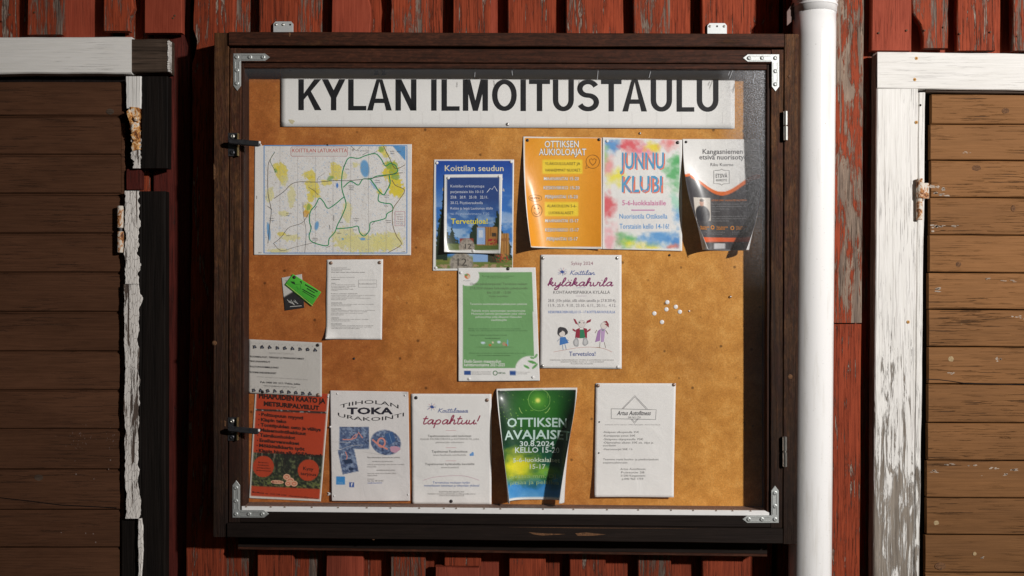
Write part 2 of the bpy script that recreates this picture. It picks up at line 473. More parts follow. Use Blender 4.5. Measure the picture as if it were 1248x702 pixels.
def make_paper(name, rough, coat=0.0, crumple=0.0006):
    m, nt, b = newmat(name)
    at = N(nt, 'ShaderNodeAttribute', attribute_name='print')
    v = coords(nt, (1, 1, 1))
    n = noise(nt, v, 14, 4, 0.55, 0.8)
    c = mixc(nt, 1.0, at.outputs['Color'], ramp(nt, noise(nt, v, 220, 3, 0.6), [(0.3, 0.96), (0.7, 1.02)]), 'MULTIPLY')
    nt.links.new(c, b.inputs['Base Color'])
    b.inputs['Roughness'].default_value = rough
    b.inputs['Coat Weight'].default_value = coat
    b.inputs['Coat Roughness'].default_value = 0.2
    b.inputs['Specular IOR Level'].default_value = 0.3
    bump(nt, n, 1.0, crumple * 4, b)
    return m
MAT['paper'] = make_paper('copy_paper', 0.75, 0, 0.00055)
MAT['sign'] = make_paper('sign_film', 0.6, 0, 0.0001)
MAT['glossy'] = make_paper('glossy_print', 0.45, 0.18, 0.0005)
MAT['ink'] = make_paper('printing_ink', 0.6, 0, 0.0002)

def make_pipe():
    m, nt, b = newmat('white_painted_steel')
    v = coords(nt, (1, 1, 1), False)
    n = noise(nt, v, 90, 3, 0.6); s = ramp(nt, noise(nt, v, 260, 2, 0.5), [(0.70, 0.0), (0.76, 1.0)])
    dirt = ramp(nt, noise(nt, coords(nt, (30, 30, 3), False), 1, 5, 0.6), [(0.34, (0.74, 0.72, 0.69)), (0.46, (0.86, 0.85, 0.84)), (0.65, (0.87, 0.86, 0.855))])
    c = mixc(nt, math_(nt, 'MULTIPLY', s, 0.5), dirt, (0.25, 0.22, 0.2))
    nt.links.new(c, b.inputs['Base Color'])
    b.inputs['Roughness'].default_value = 0.16
    bump(nt, n, 0.3, 0.0004, b)
    return m
MAT['pipe'] = make_pipe()
MAT['pipe_brown'] = simple('brown_painted_bracket', (0.16, 0.09, 0.075), 0.6, 0.0, 60, 0.2)

# ------------------------------------------------------------------ ground
bm = bmesh.new()
g = 60.0
for i in range(2):
    for j in range(2): pass
vs_ = [bm.verts.new(p) for p in ((-g, -g, 0), (g, -g, 0), (g, g, 0), (-g, g, 0))]
bm.faces.new(vs_)
gm, nt, b = newmat('trodden_gravel')
n_ = noise(nt, coords(nt, (1, 1, 1), False), 30, 8, 0.7)
nt.links.new(ramp(nt, n_, [(0.3, (0.05, 0.045, 0.035)), (0.7, (0.16, 0.14, 0.11))]), b.inputs['Base Color'])
b.inputs['Roughness'].default_value = 0.9
bump(nt, n_, 1, 0.02, b)
tag(obj('ground', bm, gm), kind='structure')

# ------------------------------------------------------------------ the red timber wall
YR, YP = 0.014, -0.019          # faces of the recessed and the proud boards
TOP, BOT = -640.0, 351 + EYE / M1(0) - 1
wall = Thing('plank_wall', (0, 0.0, 0), 'weathered red timber wall of overlapping upright boards behind the notice cabinet', 'wall')
bm = bmesh.new()
prism(bm, rect(-700, TOP, 1950, BOT), 0.040, 0.12)
wall.add('wall_core', bm, MAT['dark_core'])

def at_y(e, yy):                # e = (x at y=0, x at y=702)
    return e[0] + (e[1] - e[0]) * yy / 702.0

def vboard(l, r, y0, y1, yf, mat, th=0.022, n=None, wob=1.1, lo=None, hi=None, endw=0, cup=0.0006, name='board'):
    bm = bmesh.new()
    n = n or max(4, int((y1 - y0) / 45))
    dr = random.uniform(-1, 1) * endw
    board(bm, (at_y(l, y0), y0), (at_y(r, y0), y0 + dr), (at_y(r, y1), y1 + dr), (at_y(l, y1), y1 - dr), yf, th, n=n, wob=wob, ch=0.0022, lo=lo, hi=hi, cup=cup)
    return wall.add(name, bm, mat)

def tneed(y0, y1, pts):
    """edge offset as a function of t from (photo y, px) pairs"""
    def f(t):
        yy = y0 + (y1 - y0) * t
        if yy <= pts[0][0]: return pts[0][1]
        for (a, va), (b_, vb) in zip(pts, pts[1:]):
            if yy <= b_: return va + (vb - va) * (yy - a) / (b_ - a)
        return pts[-1][1]
    return f

R0, R1, R2, R3, R4, R5, R6 = MAT['red']
# proud boards: left edge, right edge, start, end, material
proud = [((33, 30), (75, 72), TOP, 42, R2, None, None),
         ((126, 124), (158, 156), TOP, 37.5, R2, None, [(-40, -1), (0, 3), (10, 5), (16, -2), (37, 0)]),
         ((176, 174), (222, 220), TOP, 40, R3, None, None),
         ((238, 226), (286, 272), TOP, BOT, R1, [(-100, 0), (20, 2), (30, 4), (48, -2), (58, -5), (68, 0), (80, 3), (200, 0)], None),
         ((315, 313), (362, 357), TOP, BOT, R0, None, None),
         ((404, 397), (449, 442), TOP, BOT, R3, None, [(-60, 0), (0, -1), (8, 3), (15, -2), (22, 4), (30, 3), (60, 0)]),
         ((476, 476), (521, 518), TOP, BOT, R2, [(-50, 0), (4, 1), (10, -2), (16, -3), (22, 1), (40, 0)], None),
         ((552, 541), (598, 586), TOP, 689.5, R1, None, None),
         ((619, 620), (668, 665), TOP, BOT, R1, None, None),
         ((690, 694), (735, 738), TOP, BOT, R1, None, None),
         ((772, 777), (817, 818), TOP, BOT, R2, None, None),
         ((855, 856), (915, 905), TOP, BOT, R1, None, None),
         ((990, 985), (1053, 1048), TOP, 393.5, R4, None, None),
         ((990, 985), (1053, 1048), 395.0, BOT, R6, None, None),
         ((1063, 1061), (1111, 1109), TOP, 61.5, R3, None, None),
         ((1118, 1118), (1156, 1156), TOP, 58.5, R2, [(-60, 6), (0, 6), (14, 6.5), (20, 2), (28, -3), (34, -7.5), (58, -7.5)], None),
         ((1167, 1165), (1213, 1210), TOP, 61.5, R1, None, [(-30, 0), (44, 0), (52, -3), (61, 1)]),
         ((1235, 1233), (1282, 1280), TOP, 61.5, R2, None, None)]
for l, r, y0, y1, mt, lo_, hi_ in proud:
    near = 5 if (lo_ or hi_) else 45
    n = max(4, int((y1 - y0) / (14 if (lo_ or hi_) else 45)))
    step = 0.020 if y1 < 62 else 0.019
    vboard(l, r, y0, y1, -step + random.uniform(-0.0012, 0.0012), mt, n=n,
           lo=tneed(y0, y1, lo_) if lo_ else None, hi=tneed(y0, y1, hi_) if hi_ else None, endw=0.3)
bm = bmesh.new()
board(bm, (530, 691), (583, 692.5), (584, BOT), (529, BOT), -0.030, 0.022, n=6, wob=0.8)
wall.add('board', bm, R3)
# recessed boards fill the gaps
cent = [-12, 100, 167.5, 211, 300, 384, 460, 536, 609, 680, 754, 836, 935, 1018, 1086, 1115, 1162, 1224]
rec = [((-20, -22), (40, 38), R1), ((68, 66), (133, 131), R3), ((152, 150), (182, 180), R1), ((187, 185), (232, 231), R5),
       ((276, 268), (322, 320), R2), ((352, 352), (412, 404), R2), ((440, 436), (482, 484), R1), ((514, 512), (557, 549), R0),
       ((584, 574), (626, 627), R3), ((660, 658), (697, 700), R0), ((727, 730), (779, 784), R1), ((810, 810), (862, 863), R0),
       ((905, 898), (950, 941), R1), ((955, 948), (1002, 998), R0), ((1042, 1038), (1072, 1070), R2), ((1102, 1100), (1172, 1170), R3), ((1204, 1200), (1242, 1240), R0)]
for l, r, mt in rec:
    vboard(l, r, TOP, BOT, YR, mt, wob=0.5, n=16)
def run(x0, x1):
    x = x0
    while x < x1:
        w = random.uniform(42, 48)
        vboard((x, x), (x + w, x + w), TOP, BOT if (x < -340 or x > 1600) else 44, YP, random.choice([R0, R1, R2]), n=10)
        vboard((x + w - 9, x + w - 9), (x + w + 46, x + w + 46), TOP, BOT, YR, random.choice([R0, R1, R3]), n=10)
        x += w + random.uniform(30, 38)
run(-690, -60)
run(1316, 1900)
# nail heads on the boards
bm = bmesh.new()
for px, py in ((1071, 40), (1105, 37), (1127, 37), (1150, 33), (1170, 41), (1207, 39), (12, 18), (42, 15), (213, 19), (211, 22), (1240, 44)):
    bm = bmesh.new()
    lathe(bm, W(px, py, -0.0225), (0, -1, 0), [(0, 0.0028), (0.0008, 0.0026), (0.0012, 0)], 8)
    wall.add('nail_head', bm, MAT['nail'])

# ------------------------------------------------------------------ left door with its flaking casing
YT = -0.036                     # face of the casings
ld_ = Thing('barn_doorway', tuple(W(-90, 1075, -0.02)), 'dark brown horizontal plank door at the left with a flaking white casing', 'door')
def hpl(T, name, x0, x1, ya, yb, yf, mat, th=0.024, n=6, wob=0.3, ch=0.002, ta=0.0, tb=0.0, cup=0.0):
    """horizontal board from x0 to x1, top ya, bottom yb; ta/tb = drop of top/bottom edge toward the right end"""
    bm = bmesh.new()
    board(bm, (x0, ya), (x0, yb), (x1, yb + tb), (x1, ya + ta), yf, th, n=n, wob=wob, ch=ch, cup=cup)
    return T.add(name, bm, mat)
hpl(ld_, 'casing_header', -330, 160, 45.5, 89.5, YT, MAT['white_x'], n=24, wob=0.9, ta=-0.5, tb=0, th=0.05, ch=0.003)
hpl(ld_, 'casing_header', 160.4, 205, 47.5, 88, YT + 0.002, MAT['bare_dark_x'], n=6, wob=0.8, th=0.048)['label'] = 'unpainted grey end of the header'
# flakes of paint left on the end of the header
bm = bmesh.new()
for k in range(14):
    yy = 50 + k * 2.7; w = random.uniform(0.5, 1.7)
    prism(bm, [(205.2 - w, yy), (206.2, yy - 0.6), (206.0, yy + random.uniform(1.2, 2.5)), (205.0 - w * 0.5, yy + 2.2)], YT - 0.0005, 0.02)
ld_.add('paint_flakes', bm, MAT['white_peel'])['kind'] = 'stuff'
seams = [98, 141.5, 189, 236.5, 285, 332.5, 380.6, 428.7, 476, 523.6, 572.7, 622, 668]
seams += [668 + 47.5 * k for k in range(1, 9)]
bm = bmesh.new(); prism(bm, rect(-326, 92, 160, 1074), 0.0015, 0.01); ld_.add('door_back', bm, MAT['dark_core'])
for k, (a, b_) in enumerate(zip(seams, seams[1:])):
    x1 = 150.5 if k == 0 else 147.0
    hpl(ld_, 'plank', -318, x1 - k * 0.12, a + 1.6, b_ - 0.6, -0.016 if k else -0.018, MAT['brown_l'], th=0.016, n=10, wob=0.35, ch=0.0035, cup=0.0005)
    if k:  # the moulded tongue at the top of each plank
        hpl(ld_, 'plank_bead', -318, x1 - k * 0.12, a - 0.4, a + 1.5, -0.0105, MAT['brown_l'], th=0.008, n=4, wob=0.15, ch=0.001)
bm = bmesh.new()
board(bm, (147.6, 150), (151.8, 150), (150.5, 1074), (146.6, 1074), -0.013, 0.012, n=18, wob=0.5, ch=0.001)
ld_.add('door_edge', bm, MAT['brown_l'])
# split running along one plank
bm = bmesh.new()
pts = [(-40, 604), (0, 606.5), (40, 611), (75, 615.5), (110, 617), (142, 619)]
prism(bm, [(x, y - 0.35) for x, y in pts] + [(x, y + 0.7) for x, y in reversed(pts)], -0.0168, 0.002)
ld_.add('split', bm, MAT['dark_core'])
# casing jamb: bare board and, on its inner edge, the strip that still carries paint
def vpl(T, name, l0, r0, l1, r1, ya, yb, yf, mat, th=0.03, n=8, wob=0.5, ch=0.002, lo=None, hi=None):
    bm = bmesh.new()
    board(bm, (l0, ya), (r0, ya), (r1, yb), (l1, yb), yf, th, n=n, wob=wob, ch=ch, lo=lo, hi=hi)
    return T.add(name, bm, mat)
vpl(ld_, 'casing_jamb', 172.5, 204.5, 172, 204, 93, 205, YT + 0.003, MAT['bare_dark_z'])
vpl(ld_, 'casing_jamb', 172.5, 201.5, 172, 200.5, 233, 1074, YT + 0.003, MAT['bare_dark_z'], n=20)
rag = lambda s, a: (lambda t: a * 0.9 * nz(t * 7, s) + a * 0.5 * nz(t * 23, s + 5) + a * 0.15 * nz(t * 60, s + 2))
vpl(ld_, 'painted_strip', 153, 172, 153.5, 171.5, 93, 132, YT - 0.0005, MAT['white_z'], n=12, wob=0.6, th=0.02)
vpl(ld_, 'painted_strip', 159, 171, 161, 170, 168, 205, YT + 0.0005, MAT['white_peel'], n=18, wob=0.6, lo=rag(3, 5), hi=rag(5, 3), th=0.016)
vpl(ld_, 'painted_strip', 152, 170.5, 152, 170.5, 232.5, 346, YT - 0.0008, MAT['white_peel'], n=60, wob=0.6, lo=rag(8, 2.2), hi=(lambda t, f=rag(9, 5.0): f(t) - 1.5), th=0.006, ch=0.0008)
vpl(ld_, 'painted_strip', 151, 171, 152.5, 170.5, 346.5, 632, YT - 0.0010, MAT['white_peel'], n=120, wob=0.6, lo=rag(11, 2.6), hi=(lambda t, f=rag(12, 6.0): f(t) - 2.0), th=0.006, ch=0.0008)
vpl(ld_, 'painted_strip', 168, 172.5, 169, 174, 632, 1074, YT - 0.001, MAT['white_peel'], n=90, wob=0.6, lo=rag(15, 2), hi=rag(18, 3.5), th=0.02)
vpl(ld_, 'casing_jamb', 153.5, 172.2, 153.5, 172, 206, 231, -0.0225, MAT['red'][5], n=4, th=0.02)  # shade on this small red piece is put into its darker colour
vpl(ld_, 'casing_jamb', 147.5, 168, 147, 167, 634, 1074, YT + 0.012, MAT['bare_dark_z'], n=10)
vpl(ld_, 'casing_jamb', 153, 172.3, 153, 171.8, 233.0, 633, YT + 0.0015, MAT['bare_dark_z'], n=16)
# rusty hinge leaf crusted on the upper strip
bm = bmesh.new()
random.seed(3)
board(bm, (157, 130), (169, 131), (170, 182), (160, 184), YT - 0.0035, 0.02, n=30, wob=1, lo=rag(23, 5), hi=rag(24, 4), ch=0.003)
board(bm, (153.5, 136), (157.5, 133), (163, 153), (159, 156), YT - 0.008, 0.008, n=6, wob=0.5, ch=0.0015)
lathe(bm, W(166, 145, YT - 0.007), (0.3, -0.6, 0.5), [(-0.004, 0.003), (0, 0.0075), (0.005, 0.007), (0.007, 0.003)], 10)
lathe(bm, W(162, 158, YT - 0.006), (0.2, -0.2, 1), [(-0.008, 0.003), (0, 0.0055), (0.012, 0.005), (0.016, 0.002)], 10)
ld_.add('rusty_hinge_leaf', bm, MAT['rust_crust'], parent=None)
# pin hinge
def vcyl(px, ya, yb, y, rpx, n=14, cap=0.0012):
    bm = bmesh.new()
    a = W(px, ya, y); b_ = W(px, yb, y); r = rpx * M1(y); L = (a - b_).length
    lathe(bm, b_, (0, 0, 1), [(0, r - cap), (cap, r), (L - cap, r), (L, r - cap)], n)
    return bm
h = ld_.add('hinge', vcyl(147, 251, 278, -0.030, 3.9), MAT['rust'], smooth=False)
ld_.add('hinge_knuckle', vcyl(147, 282, 308, -0.030, 3.9), MAT['rust'], parent=h)
ld_.add('hinge_pin', vcyl(147, 277.5, 282.5, -0.030, 2.6), MAT['steel'], parent=h)
# knots and scuffs
def knot(T, px, py, y, r, mat, sx=1.0, ang=0.0, name='knot'):
    bm = bmesh.new()
    lathe(bm, W(px, py, y), (0, -1, 0), [(-0.001, r), (0.0002, r * 0.94), (0.0004, r * 0.5), (0.0004, 0)], 14)
    c = W(px, py, y)
    for v in bm.verts:
        v.co.x = c.x + (v.co.x - c.x) * sx
        v.co.z = c.z + (v.co.z - c.z) * (1 + 0.25 * nz(v.co.x * 300, v.co.z * 300))
    return T.add(name, bm, mat)
knot(ld_, 47, 582, -0.0165, 0.0085, MAT['bare_dark_x'], 1.4)
knot(ld_, 134, 136, -0.0185, 0.008, MAT['bare_dark_x'], 1.3)
bm = bmesh.new()
for k in range(70):
    cx = random.gauss(100, 9) if k < 45 else random.gauss(137, 4); cy = random.gauss(533, 12)
    l_ = random.uniform(0.3, 2.2); w = random.uniform(0.15, 0.35)
    if abs(cy - 523.6) < 2.5: continue
    prism(bm, rect(cx, cy, cx + w, cy + l_), -0.0166, 0.001)
for px, py in ((97, 646), (104, 649), (113, 650), (92, 577), (114, 583), (132, 571), (116, 660), (74, 648), (134, 560)):
    prism(bm, rect(px, py, px + random.uniform(0.5, 1.5), py + random.uniform(0.8, 2)), -0.0166, 0.001)
ld_.add('scratches', bm, simple('chalky_scuff', (0.20, 0.14, 0.12), 0.9))['kind'] = 'stuff'

# ------------------------------------------------------------------ right door
rd = Thing('barn_doorway', tuple(W(1340, 1075, -0.02)), 'light brown weathered plank door at the right in a white painted casing', 'door')
hpl(rd, 'casing_header', 1069.5, 1560, 63, 107.5, YT, MAT['white_x'], n=22, wob=0.5, ta=6, tb=6.5, th=0.034, ch=0.002)
vpl(rd, 'casing_jamb', 1069, 1119, 1062, 1109, 108.2, 1074, YT + 0.0015, MAT['white_z'], n=44, wob=0.6, th=0.033)
vpl(rd, 'casing_jamb', 1119.4, 1128.5, 1109.4, 1116, 112.5, 1074, YT + 0.006, MAT['white_z'], n=44, wob=0.9, th=0.03, ch=0.003)
vpl(rd, 'casing_side', 1067.6, 1069.0, 1060.6, 1062.0, 66, 1074, YT + 0.004, MAT['trim_side'], n=44, wob=0.5, th=0.030)
hpl(rd, 'casing_drip_edge', 1128, 1556, 107.6, 112.5, YT + 0.010, MAT['bare_dark_x'], n=20, wob=0.4, ta=6, tb=6.5, th=0.02)
seams = [114, 150.8, 195, 240.5, 286, 332, 376.8, 422.4, 468, 515, 561, 606.5, 651.6, 697.6]
seams += [697.6 + 45.5 * k for k in range(1, 9)]
bm = bmesh.new(); prism(bm, rect(1120, 110, 1556, 1074), 0.0015, 0.01); rd.add('door_back', bm, MAT['dark_core'])
random.seed(12)
for k, (a, b_) in enumerate(zip(seams, seams[1:])):
    xl = 1135.5 - (a - 110) * 0.0125
    yf = -0.016 + random.uniform(-0.0008, 0.0008)
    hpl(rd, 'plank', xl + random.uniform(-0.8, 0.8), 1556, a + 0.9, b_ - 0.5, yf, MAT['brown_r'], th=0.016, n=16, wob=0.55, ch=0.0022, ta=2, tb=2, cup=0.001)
for px, py, r, mt, sx in ((1225.5, 135, 0.008, 'knot', 1.3), (1141, 636, 0.0085, 'knot_pale', 1.1), (1146, 690, 0.010, 'knot', 1.5), (1159, 437.5, 0.0075, 'knot_pale', 1.0),
                          (1172, 396, 0.006, 'knot_pale', 1.0), (1168, 322, 0.0075, 'knot', 1.0), (1235, 254, 0.008, 'knot', 0.8), (1190, 205, 0.009, 'knot', 1.4), (1188, 675, 0.005, 'knot_pale', 1.0)):
    knot(rd, px, py, -0.0172, r, MAT[mt], sx)
random.seed(5)
bm = bmesh.new()          # scars where the brown paint has come off in patches
def patch(cx, cy, w, h_):
    pts = []
    for k in range(9):
        a = 2 * math.pi * k / 9
        rr = random.uniform(0.55, 1.1)
        pts.append((cx + math.cos(a) * w * rr, cy + math.sin(a) * h_ * rr))
    prism(bm, pts, -0.01745, 0.001)
for cx, cy, w, h_ in ((1141, 231, 6, 4.5), (1148, 237, 7, 2), (1139, 277, 4, 3), (1148, 276, 6, 1.4), (1146, 353, 6, 2), (1163, 275, 4, 1), (1143, 300, 3, 1.5), (1187, 567, 4, 1.6), (1212, 570, 4, 1.8),
                      (1226, 579, 4, 2), (1195, 583, 3, 2), (1236, 572, 5, 1.5), (1139, 575, 4, 1.5), (1155, 566, 5, 1), (1218, 438, 3, 2.5), (1230, 342, 6, 1), (1160, 455, 4, 1.5),
                      (1240, 386, 4, 2), (1205, 340, 3, 1), (1178, 186, 3, 0.8), (1197, 680, 2.5, 1.5)):
    for q in range(5):
        patch(cx + random.gauss(0, w * 0.7), cy + random.gauss(0, h_ * 0.7), w * random.uniform(0.35, 0.75), h_ * random.uniform(0.3, 0.6))
rd.add('bare_patches', bm, simple('grey_bare_wood', (0.36, 0.29, 0.23), 0.85, 0, 300, 0.45))['kind'] = 'stuff'
bm = bmesh.new()          # crack across one plank
pts = [(1129, 462), (1145, 462.6), (1160, 464.5), (1175, 466.8), (1200, 467.6), (1250, 469)]
prism(bm, [(x, y - 0.3) for x, y in pts] + [(x, y + 0.6) for x, y in reversed(pts)], -0.0172, 0.001)
rd.add('split', bm, MAT['dark_core'])
bm = bmesh.new()
pts = [(1131, 172), (1150, 170.6), (1170, 172), (1190, 171), (1230, 173), (1260, 172)]
prism(bm, [(x, y - 0.15) for x, y in pts] + [(x, y + 0.2) for x, y in reversed(pts)], -0.0172, 0.001)
rd.add('split', bm, MAT['dark_core'])
# nails with rust round them
for px, py in ((1116.5, 121), (1115, 147), (1118.5, 196), (1107, 392), (1075, 398)):
    if py < 108: continue
for px, py in ((1117, 71.0), (1115, 96.8), (1117, 149), (1107, 392.5)):
    bm = bmesh.new()
    lathe(bm, W(px, py, YT - 0.0006), (0, -1, 0), [(-0.001, 0.0044), (0.0004, 0.0036), (0.0005, 0)], 9)
    k = rd.add('rusty_nail', bm, MAT['nail_rust'])
    bm = bmesh.new()
    lathe(bm, W(px, py, YT - 0.0012), (0, -1, 0), [(0, 0.0017), (0.0006, 0.0015), (0.0008, 0)], 8)
    rd.add('nail_head', bm, MAT['nail'], parent=k)
h = rd.add('hinge', vcyl(1121.5, 222, 241.5, YT - 0.008, 4.6), MAT['rust'])
bm = bmesh.new(); prism(bm, rect(1120, 223, 1132.5, 242), YT - 0.010, 0.004, 0.001); rd.add('hinge_leaf', bm, MAT['rust'], parent=h)
rd.add('hinge_knuckle', vcyl(1120.5, 242, 268, YT - 0.006, 3.6), MAT['rust'], parent=h)
rd.add('hinge_pin', vcyl(1121, 217.5, 222.2, YT - 0.008, 3.4), MAT['rust'], parent=h)
knot(rd, 1122, 128, YT + 0.005, 0.003, MAT['bare_dark_z'], 0.8)

# ------------------------------------------------------------------ downpipe
dp = Thing('downpipe', tuple(W(985, 1075, -0.075)), 'white round metal downpipe running down the wall right of the notice cabinet', 'downpipe')
PY = -0.076
def pipe(name, px0, y0, px1, y1, r, mat, lip=0.0, n=56):
    bm = bmesh.new()
    a = W(px0, y0, PY); b_ = W(px1, y1, PY)
    L = (a - b_).length
    prof = [(0, r - 0.003), (0.0, r)]
    k = 30
    for i in range(1, k):
        prof.append((L * i / k, r + 0.00035 * nz(i * 1.3, 4.0)))
    prof += [(L, r), (L, r - 0.003)]
    lathe(bm, b_, (a - b_), prof, n)
    return dp.add(name, bm, mat, smooth=True)
r0 = 25.4 * M1(PY)
pipe('pipe_section', 992.6, 12, 984, 1060, r0, MAT['pipe'])
s = pipe('pipe_section', 993.2, TOP, 992.7, 17.5, r0 + 0.0016, MAT['pipe'])
for yy in (3, 8.5):
    bm = bmesh.new()
    c = W(993, yy, PY)
    lathe(bm, c, (0, 0, 1), [(-0.0035, r0 + 0.001), (-0.002, r0 + 0.003), (0.0, r0 + 0.0036), (0.002, r0 + 0.003), (0.0035, r0 + 0.001)], 56)
    dp.add('rib', bm, MAT['pipe'], smooth=True, parent=s)
bm = bmesh.new()
prism(bm, [(959, 14), (966.8, 3), (970, 3), (970, 21), (964, 27), (959, 31.5)], PY - 0.006, 0.004, 0.0006)
dp.add('bracket_strap', bm, MAT['pipe_brown'])
for yy in (-300, 1000):
    bm = bmesh.new()
    lathe(bm, W(985, yy, PY), (0, 0, 1), [(-0.012, r0 + 0.0005), (-0.012, r0 + 0.003), (0.012, r0 + 0.003), (0.012, r0 + 0.0005)], 40)
    dp.add('bracket_strap', bm, MAT['pipe'])

# ------------------------------------------------------------------ the notice cabinet
cab = Thing('notice_cabinet', tuple(W(614, 672, -0.05)), 'glazed dark brown wooden notice cabinet hung on the red wall', 'notice board')
YC, YD, YB, YCORK = -0.118, -0.115, -0.109, -0.046
SZ, SX, SXD = MAT['stain_z'], MAT['stain_x'], MAT['stain_x_dark']
def poly(T, name, pts, yf, th, mat, ch=0.0015, parent=None):
    bm = bmesh.new(); prism(bm, pts, yf, th, ch); return T.add(name, bm, mat, parent=parent)
def cboard(name, A, B, C, D, yf, th, mat, n=12, wob=0.35, ch=0.0015):
    bm = bmesh.new(); board(bm, A, B, C, D, yf, th, n=n, wob=wob, ch=ch); return cab.add(name, bm, mat)
cboard('case_side', (261, 40), (278.7, 40), (276.7, 654.5), (259.5, 654.5), YC, 0.096, SZ, n=24)
cboard('case_side', (956, 41.5), (973.5, 41.5), (971.5, 663), (954.5, 663), YC, 0.096, SZ, n=24)
cboard('case_top', (279, 38.5), (279, 55), (955.6, 57.3), (955.6, 41), YC - 0.006, 0.102, SX, n=24, wob=0.3)
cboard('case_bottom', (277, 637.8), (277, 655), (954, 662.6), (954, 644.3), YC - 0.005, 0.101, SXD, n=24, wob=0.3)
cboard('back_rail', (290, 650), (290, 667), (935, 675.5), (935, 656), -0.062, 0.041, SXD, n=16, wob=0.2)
cboard('drip_lip', (290, 667.2), (290, 669.6), (935, 678.6), (935, 675.7), -0.068, 0.047, SX, n=16, wob=0.1, ch=0.0008)
# door frame
cboard('door_stile', (280, 58.7), (293.6, 58.7), (293.0, 636.5), (278.3, 636.5), YD, 0.012, SZ, n=24)
cboard('door_stile', (939.8, 60.6), (955.2, 60.6), (953.6, 643), (939.2, 643), YD, 0.012, SZ, n=24)
cboard('door_rail', (293.9, 58.7), (293.9, 75.5), (939.5, 77.3), (939.5, 60.6), YD - 0.0004, 0.012, SX, n=24, wob=0.25)
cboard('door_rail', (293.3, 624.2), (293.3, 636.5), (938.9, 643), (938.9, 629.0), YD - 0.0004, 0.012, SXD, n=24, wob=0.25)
cboard('glazing_bead', (294, 77), (297.2, 77), (297.2, 623), (293.3, 623), YB, 0.010, MAT['stain_bead'], n=16, wob=0.1)
cboard('glazing_bead', (934.6, 79), (939.4, 79), (938.8, 628.5), (934.4, 628.5), YB, 0.010, MAT['stain_bead'], n=16, wob=0.1)
cboard('glazing_bead', (297.5, 76.2), (297.5, 82.4), (934.3, 84.8), (934.3, 78), YB, 0.010, SX, n=16, wob=0.1)
# inner walls of the case
poly(cab, 'inner_side', [(290, 70), (297.0, 70), (296.6, 624), (290, 624)], -0.098, 0.055, MAT['stain_bead'], 0)
poly(cab, 'inner_side', [(935, 70), (943, 70), (943, 629), (935, 629)], -0.098, 0.055, MAT['stain_bead'], 0)
poly(cab, 'inner_top', [(290, 60), (943, 60), (943, 68), (290, 68)], -0.098, 0.055, SX, 0)
poly(cab, 'inner_floor', [(297.2, 617.2), (934.8, 622.6), (934.8, 632), (297.2, 628)], -0.098, 0.0515, simple('dusty_brown_sill', (0.20, 0.115, 0.08), 0.8, 0, 120, 0.35), 0)
poly(cab, 'case_back', [(285, 56), (948, 56), (948, 640), (285, 640)], YCORK + 0.0065, 0.02, MAT['dark_core'], 0)
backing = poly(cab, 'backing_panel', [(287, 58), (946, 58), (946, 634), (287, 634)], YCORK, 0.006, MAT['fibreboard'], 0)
poly(cab, 'pane', [(296.5, 76), (935.2, 78), (935.2, 626), (296.0, 621)], -0.1035, 0.003, MAT['pane'], 0)
poly(cab, 'pane_edge_strip', [(294.5, 617.2), (600, 619.6), (932, 622.5), (937.5, 625), (937.5, 628.6), (600, 626.2), (294.5, 623.4)], YB - 0.004, 0.006, MAT['pvc_white'], 0.0006)
# dead leaf, crumbs and small clips on the sill and strip
bm = bmesh.new()
random.seed(21)
for px in (300, 330, 347, 380, 412, 447, 476, 511, 541, 556, 590, 610, 662, 699, 740, 778, 818, 845, 873, 893, 915):
    yy = 617.2 + (px - 294) * 0.0083
    prism(bm, [(px - 1.2, yy + 1.1), (px, yy - 1.0), (px + 1.3, yy + 0.9)], YB - 0.0055, 0.003)
cab.add('sill_debris', bm, simple('grey_crumbs', (0.28, 0.22, 0.18), 0.9), parent=None)
cab.o.children[-1]['kind'] = 'stuff'
# corner brackets
def bracket(cx, cy, sx, sy, lx=44.5, ly=45.5, w=9.2):
    pts = [(0, 0), (lx - 6, 0), (lx, w * 0.5), (lx - 6, w), (w, w), (w, ly - 6), (w * 0.5, ly), (0, ly - 6)]
    P = [(cx + sx * a, cy + sy * b_) for a, b_ in pts]
    y0 = YD - 0.0022
    br = poly(cab, 'corner_bracket', P, y0, 0.0018, MAT['zinc'], 0.0007)
    bm = bmesh.new()
    for a, b_ in ((2.0, 6.9), ):
        for q in (1.7, w - 2.5):
            prism(bm, [(cx + sx * x, cy + sy * y) for x, y in rect(w + 1, q, lx - 8, q + 0.9)], y0 - 0.0010, 0.002, 0.0003)
            prism(bm, [(cx + sx * x, cy + sy * y) for x, y in rect(q, w + 1, q + 0.9, ly - 8)], y0 - 0.0010, 0.002, 0.0003)
    cab.add('pressed_rib', bm, MAT['zinc'], parent=br)
    for a, b_ in ((w / 2, w / 2), (w / 2 + 16, w / 2), (w / 2 + 32, w / 2), (w / 2, w / 2 + 16), (w / 2, w / 2 + 32)):
        bm = bmesh.new()
        screw(bm, cx + sx * a, cy + sy * b_, y0 - 0.0002, 0.0056)
        cab.add('screw', bm, MAT['zinc'], parent=br)
    return br
bracket(284.3, 65, 1, 1)
bracket(949.8, 66, -1, 1)
bracket(283.2, 631, 1, -1)
bracket(949.2, 637.4, -1, -1)
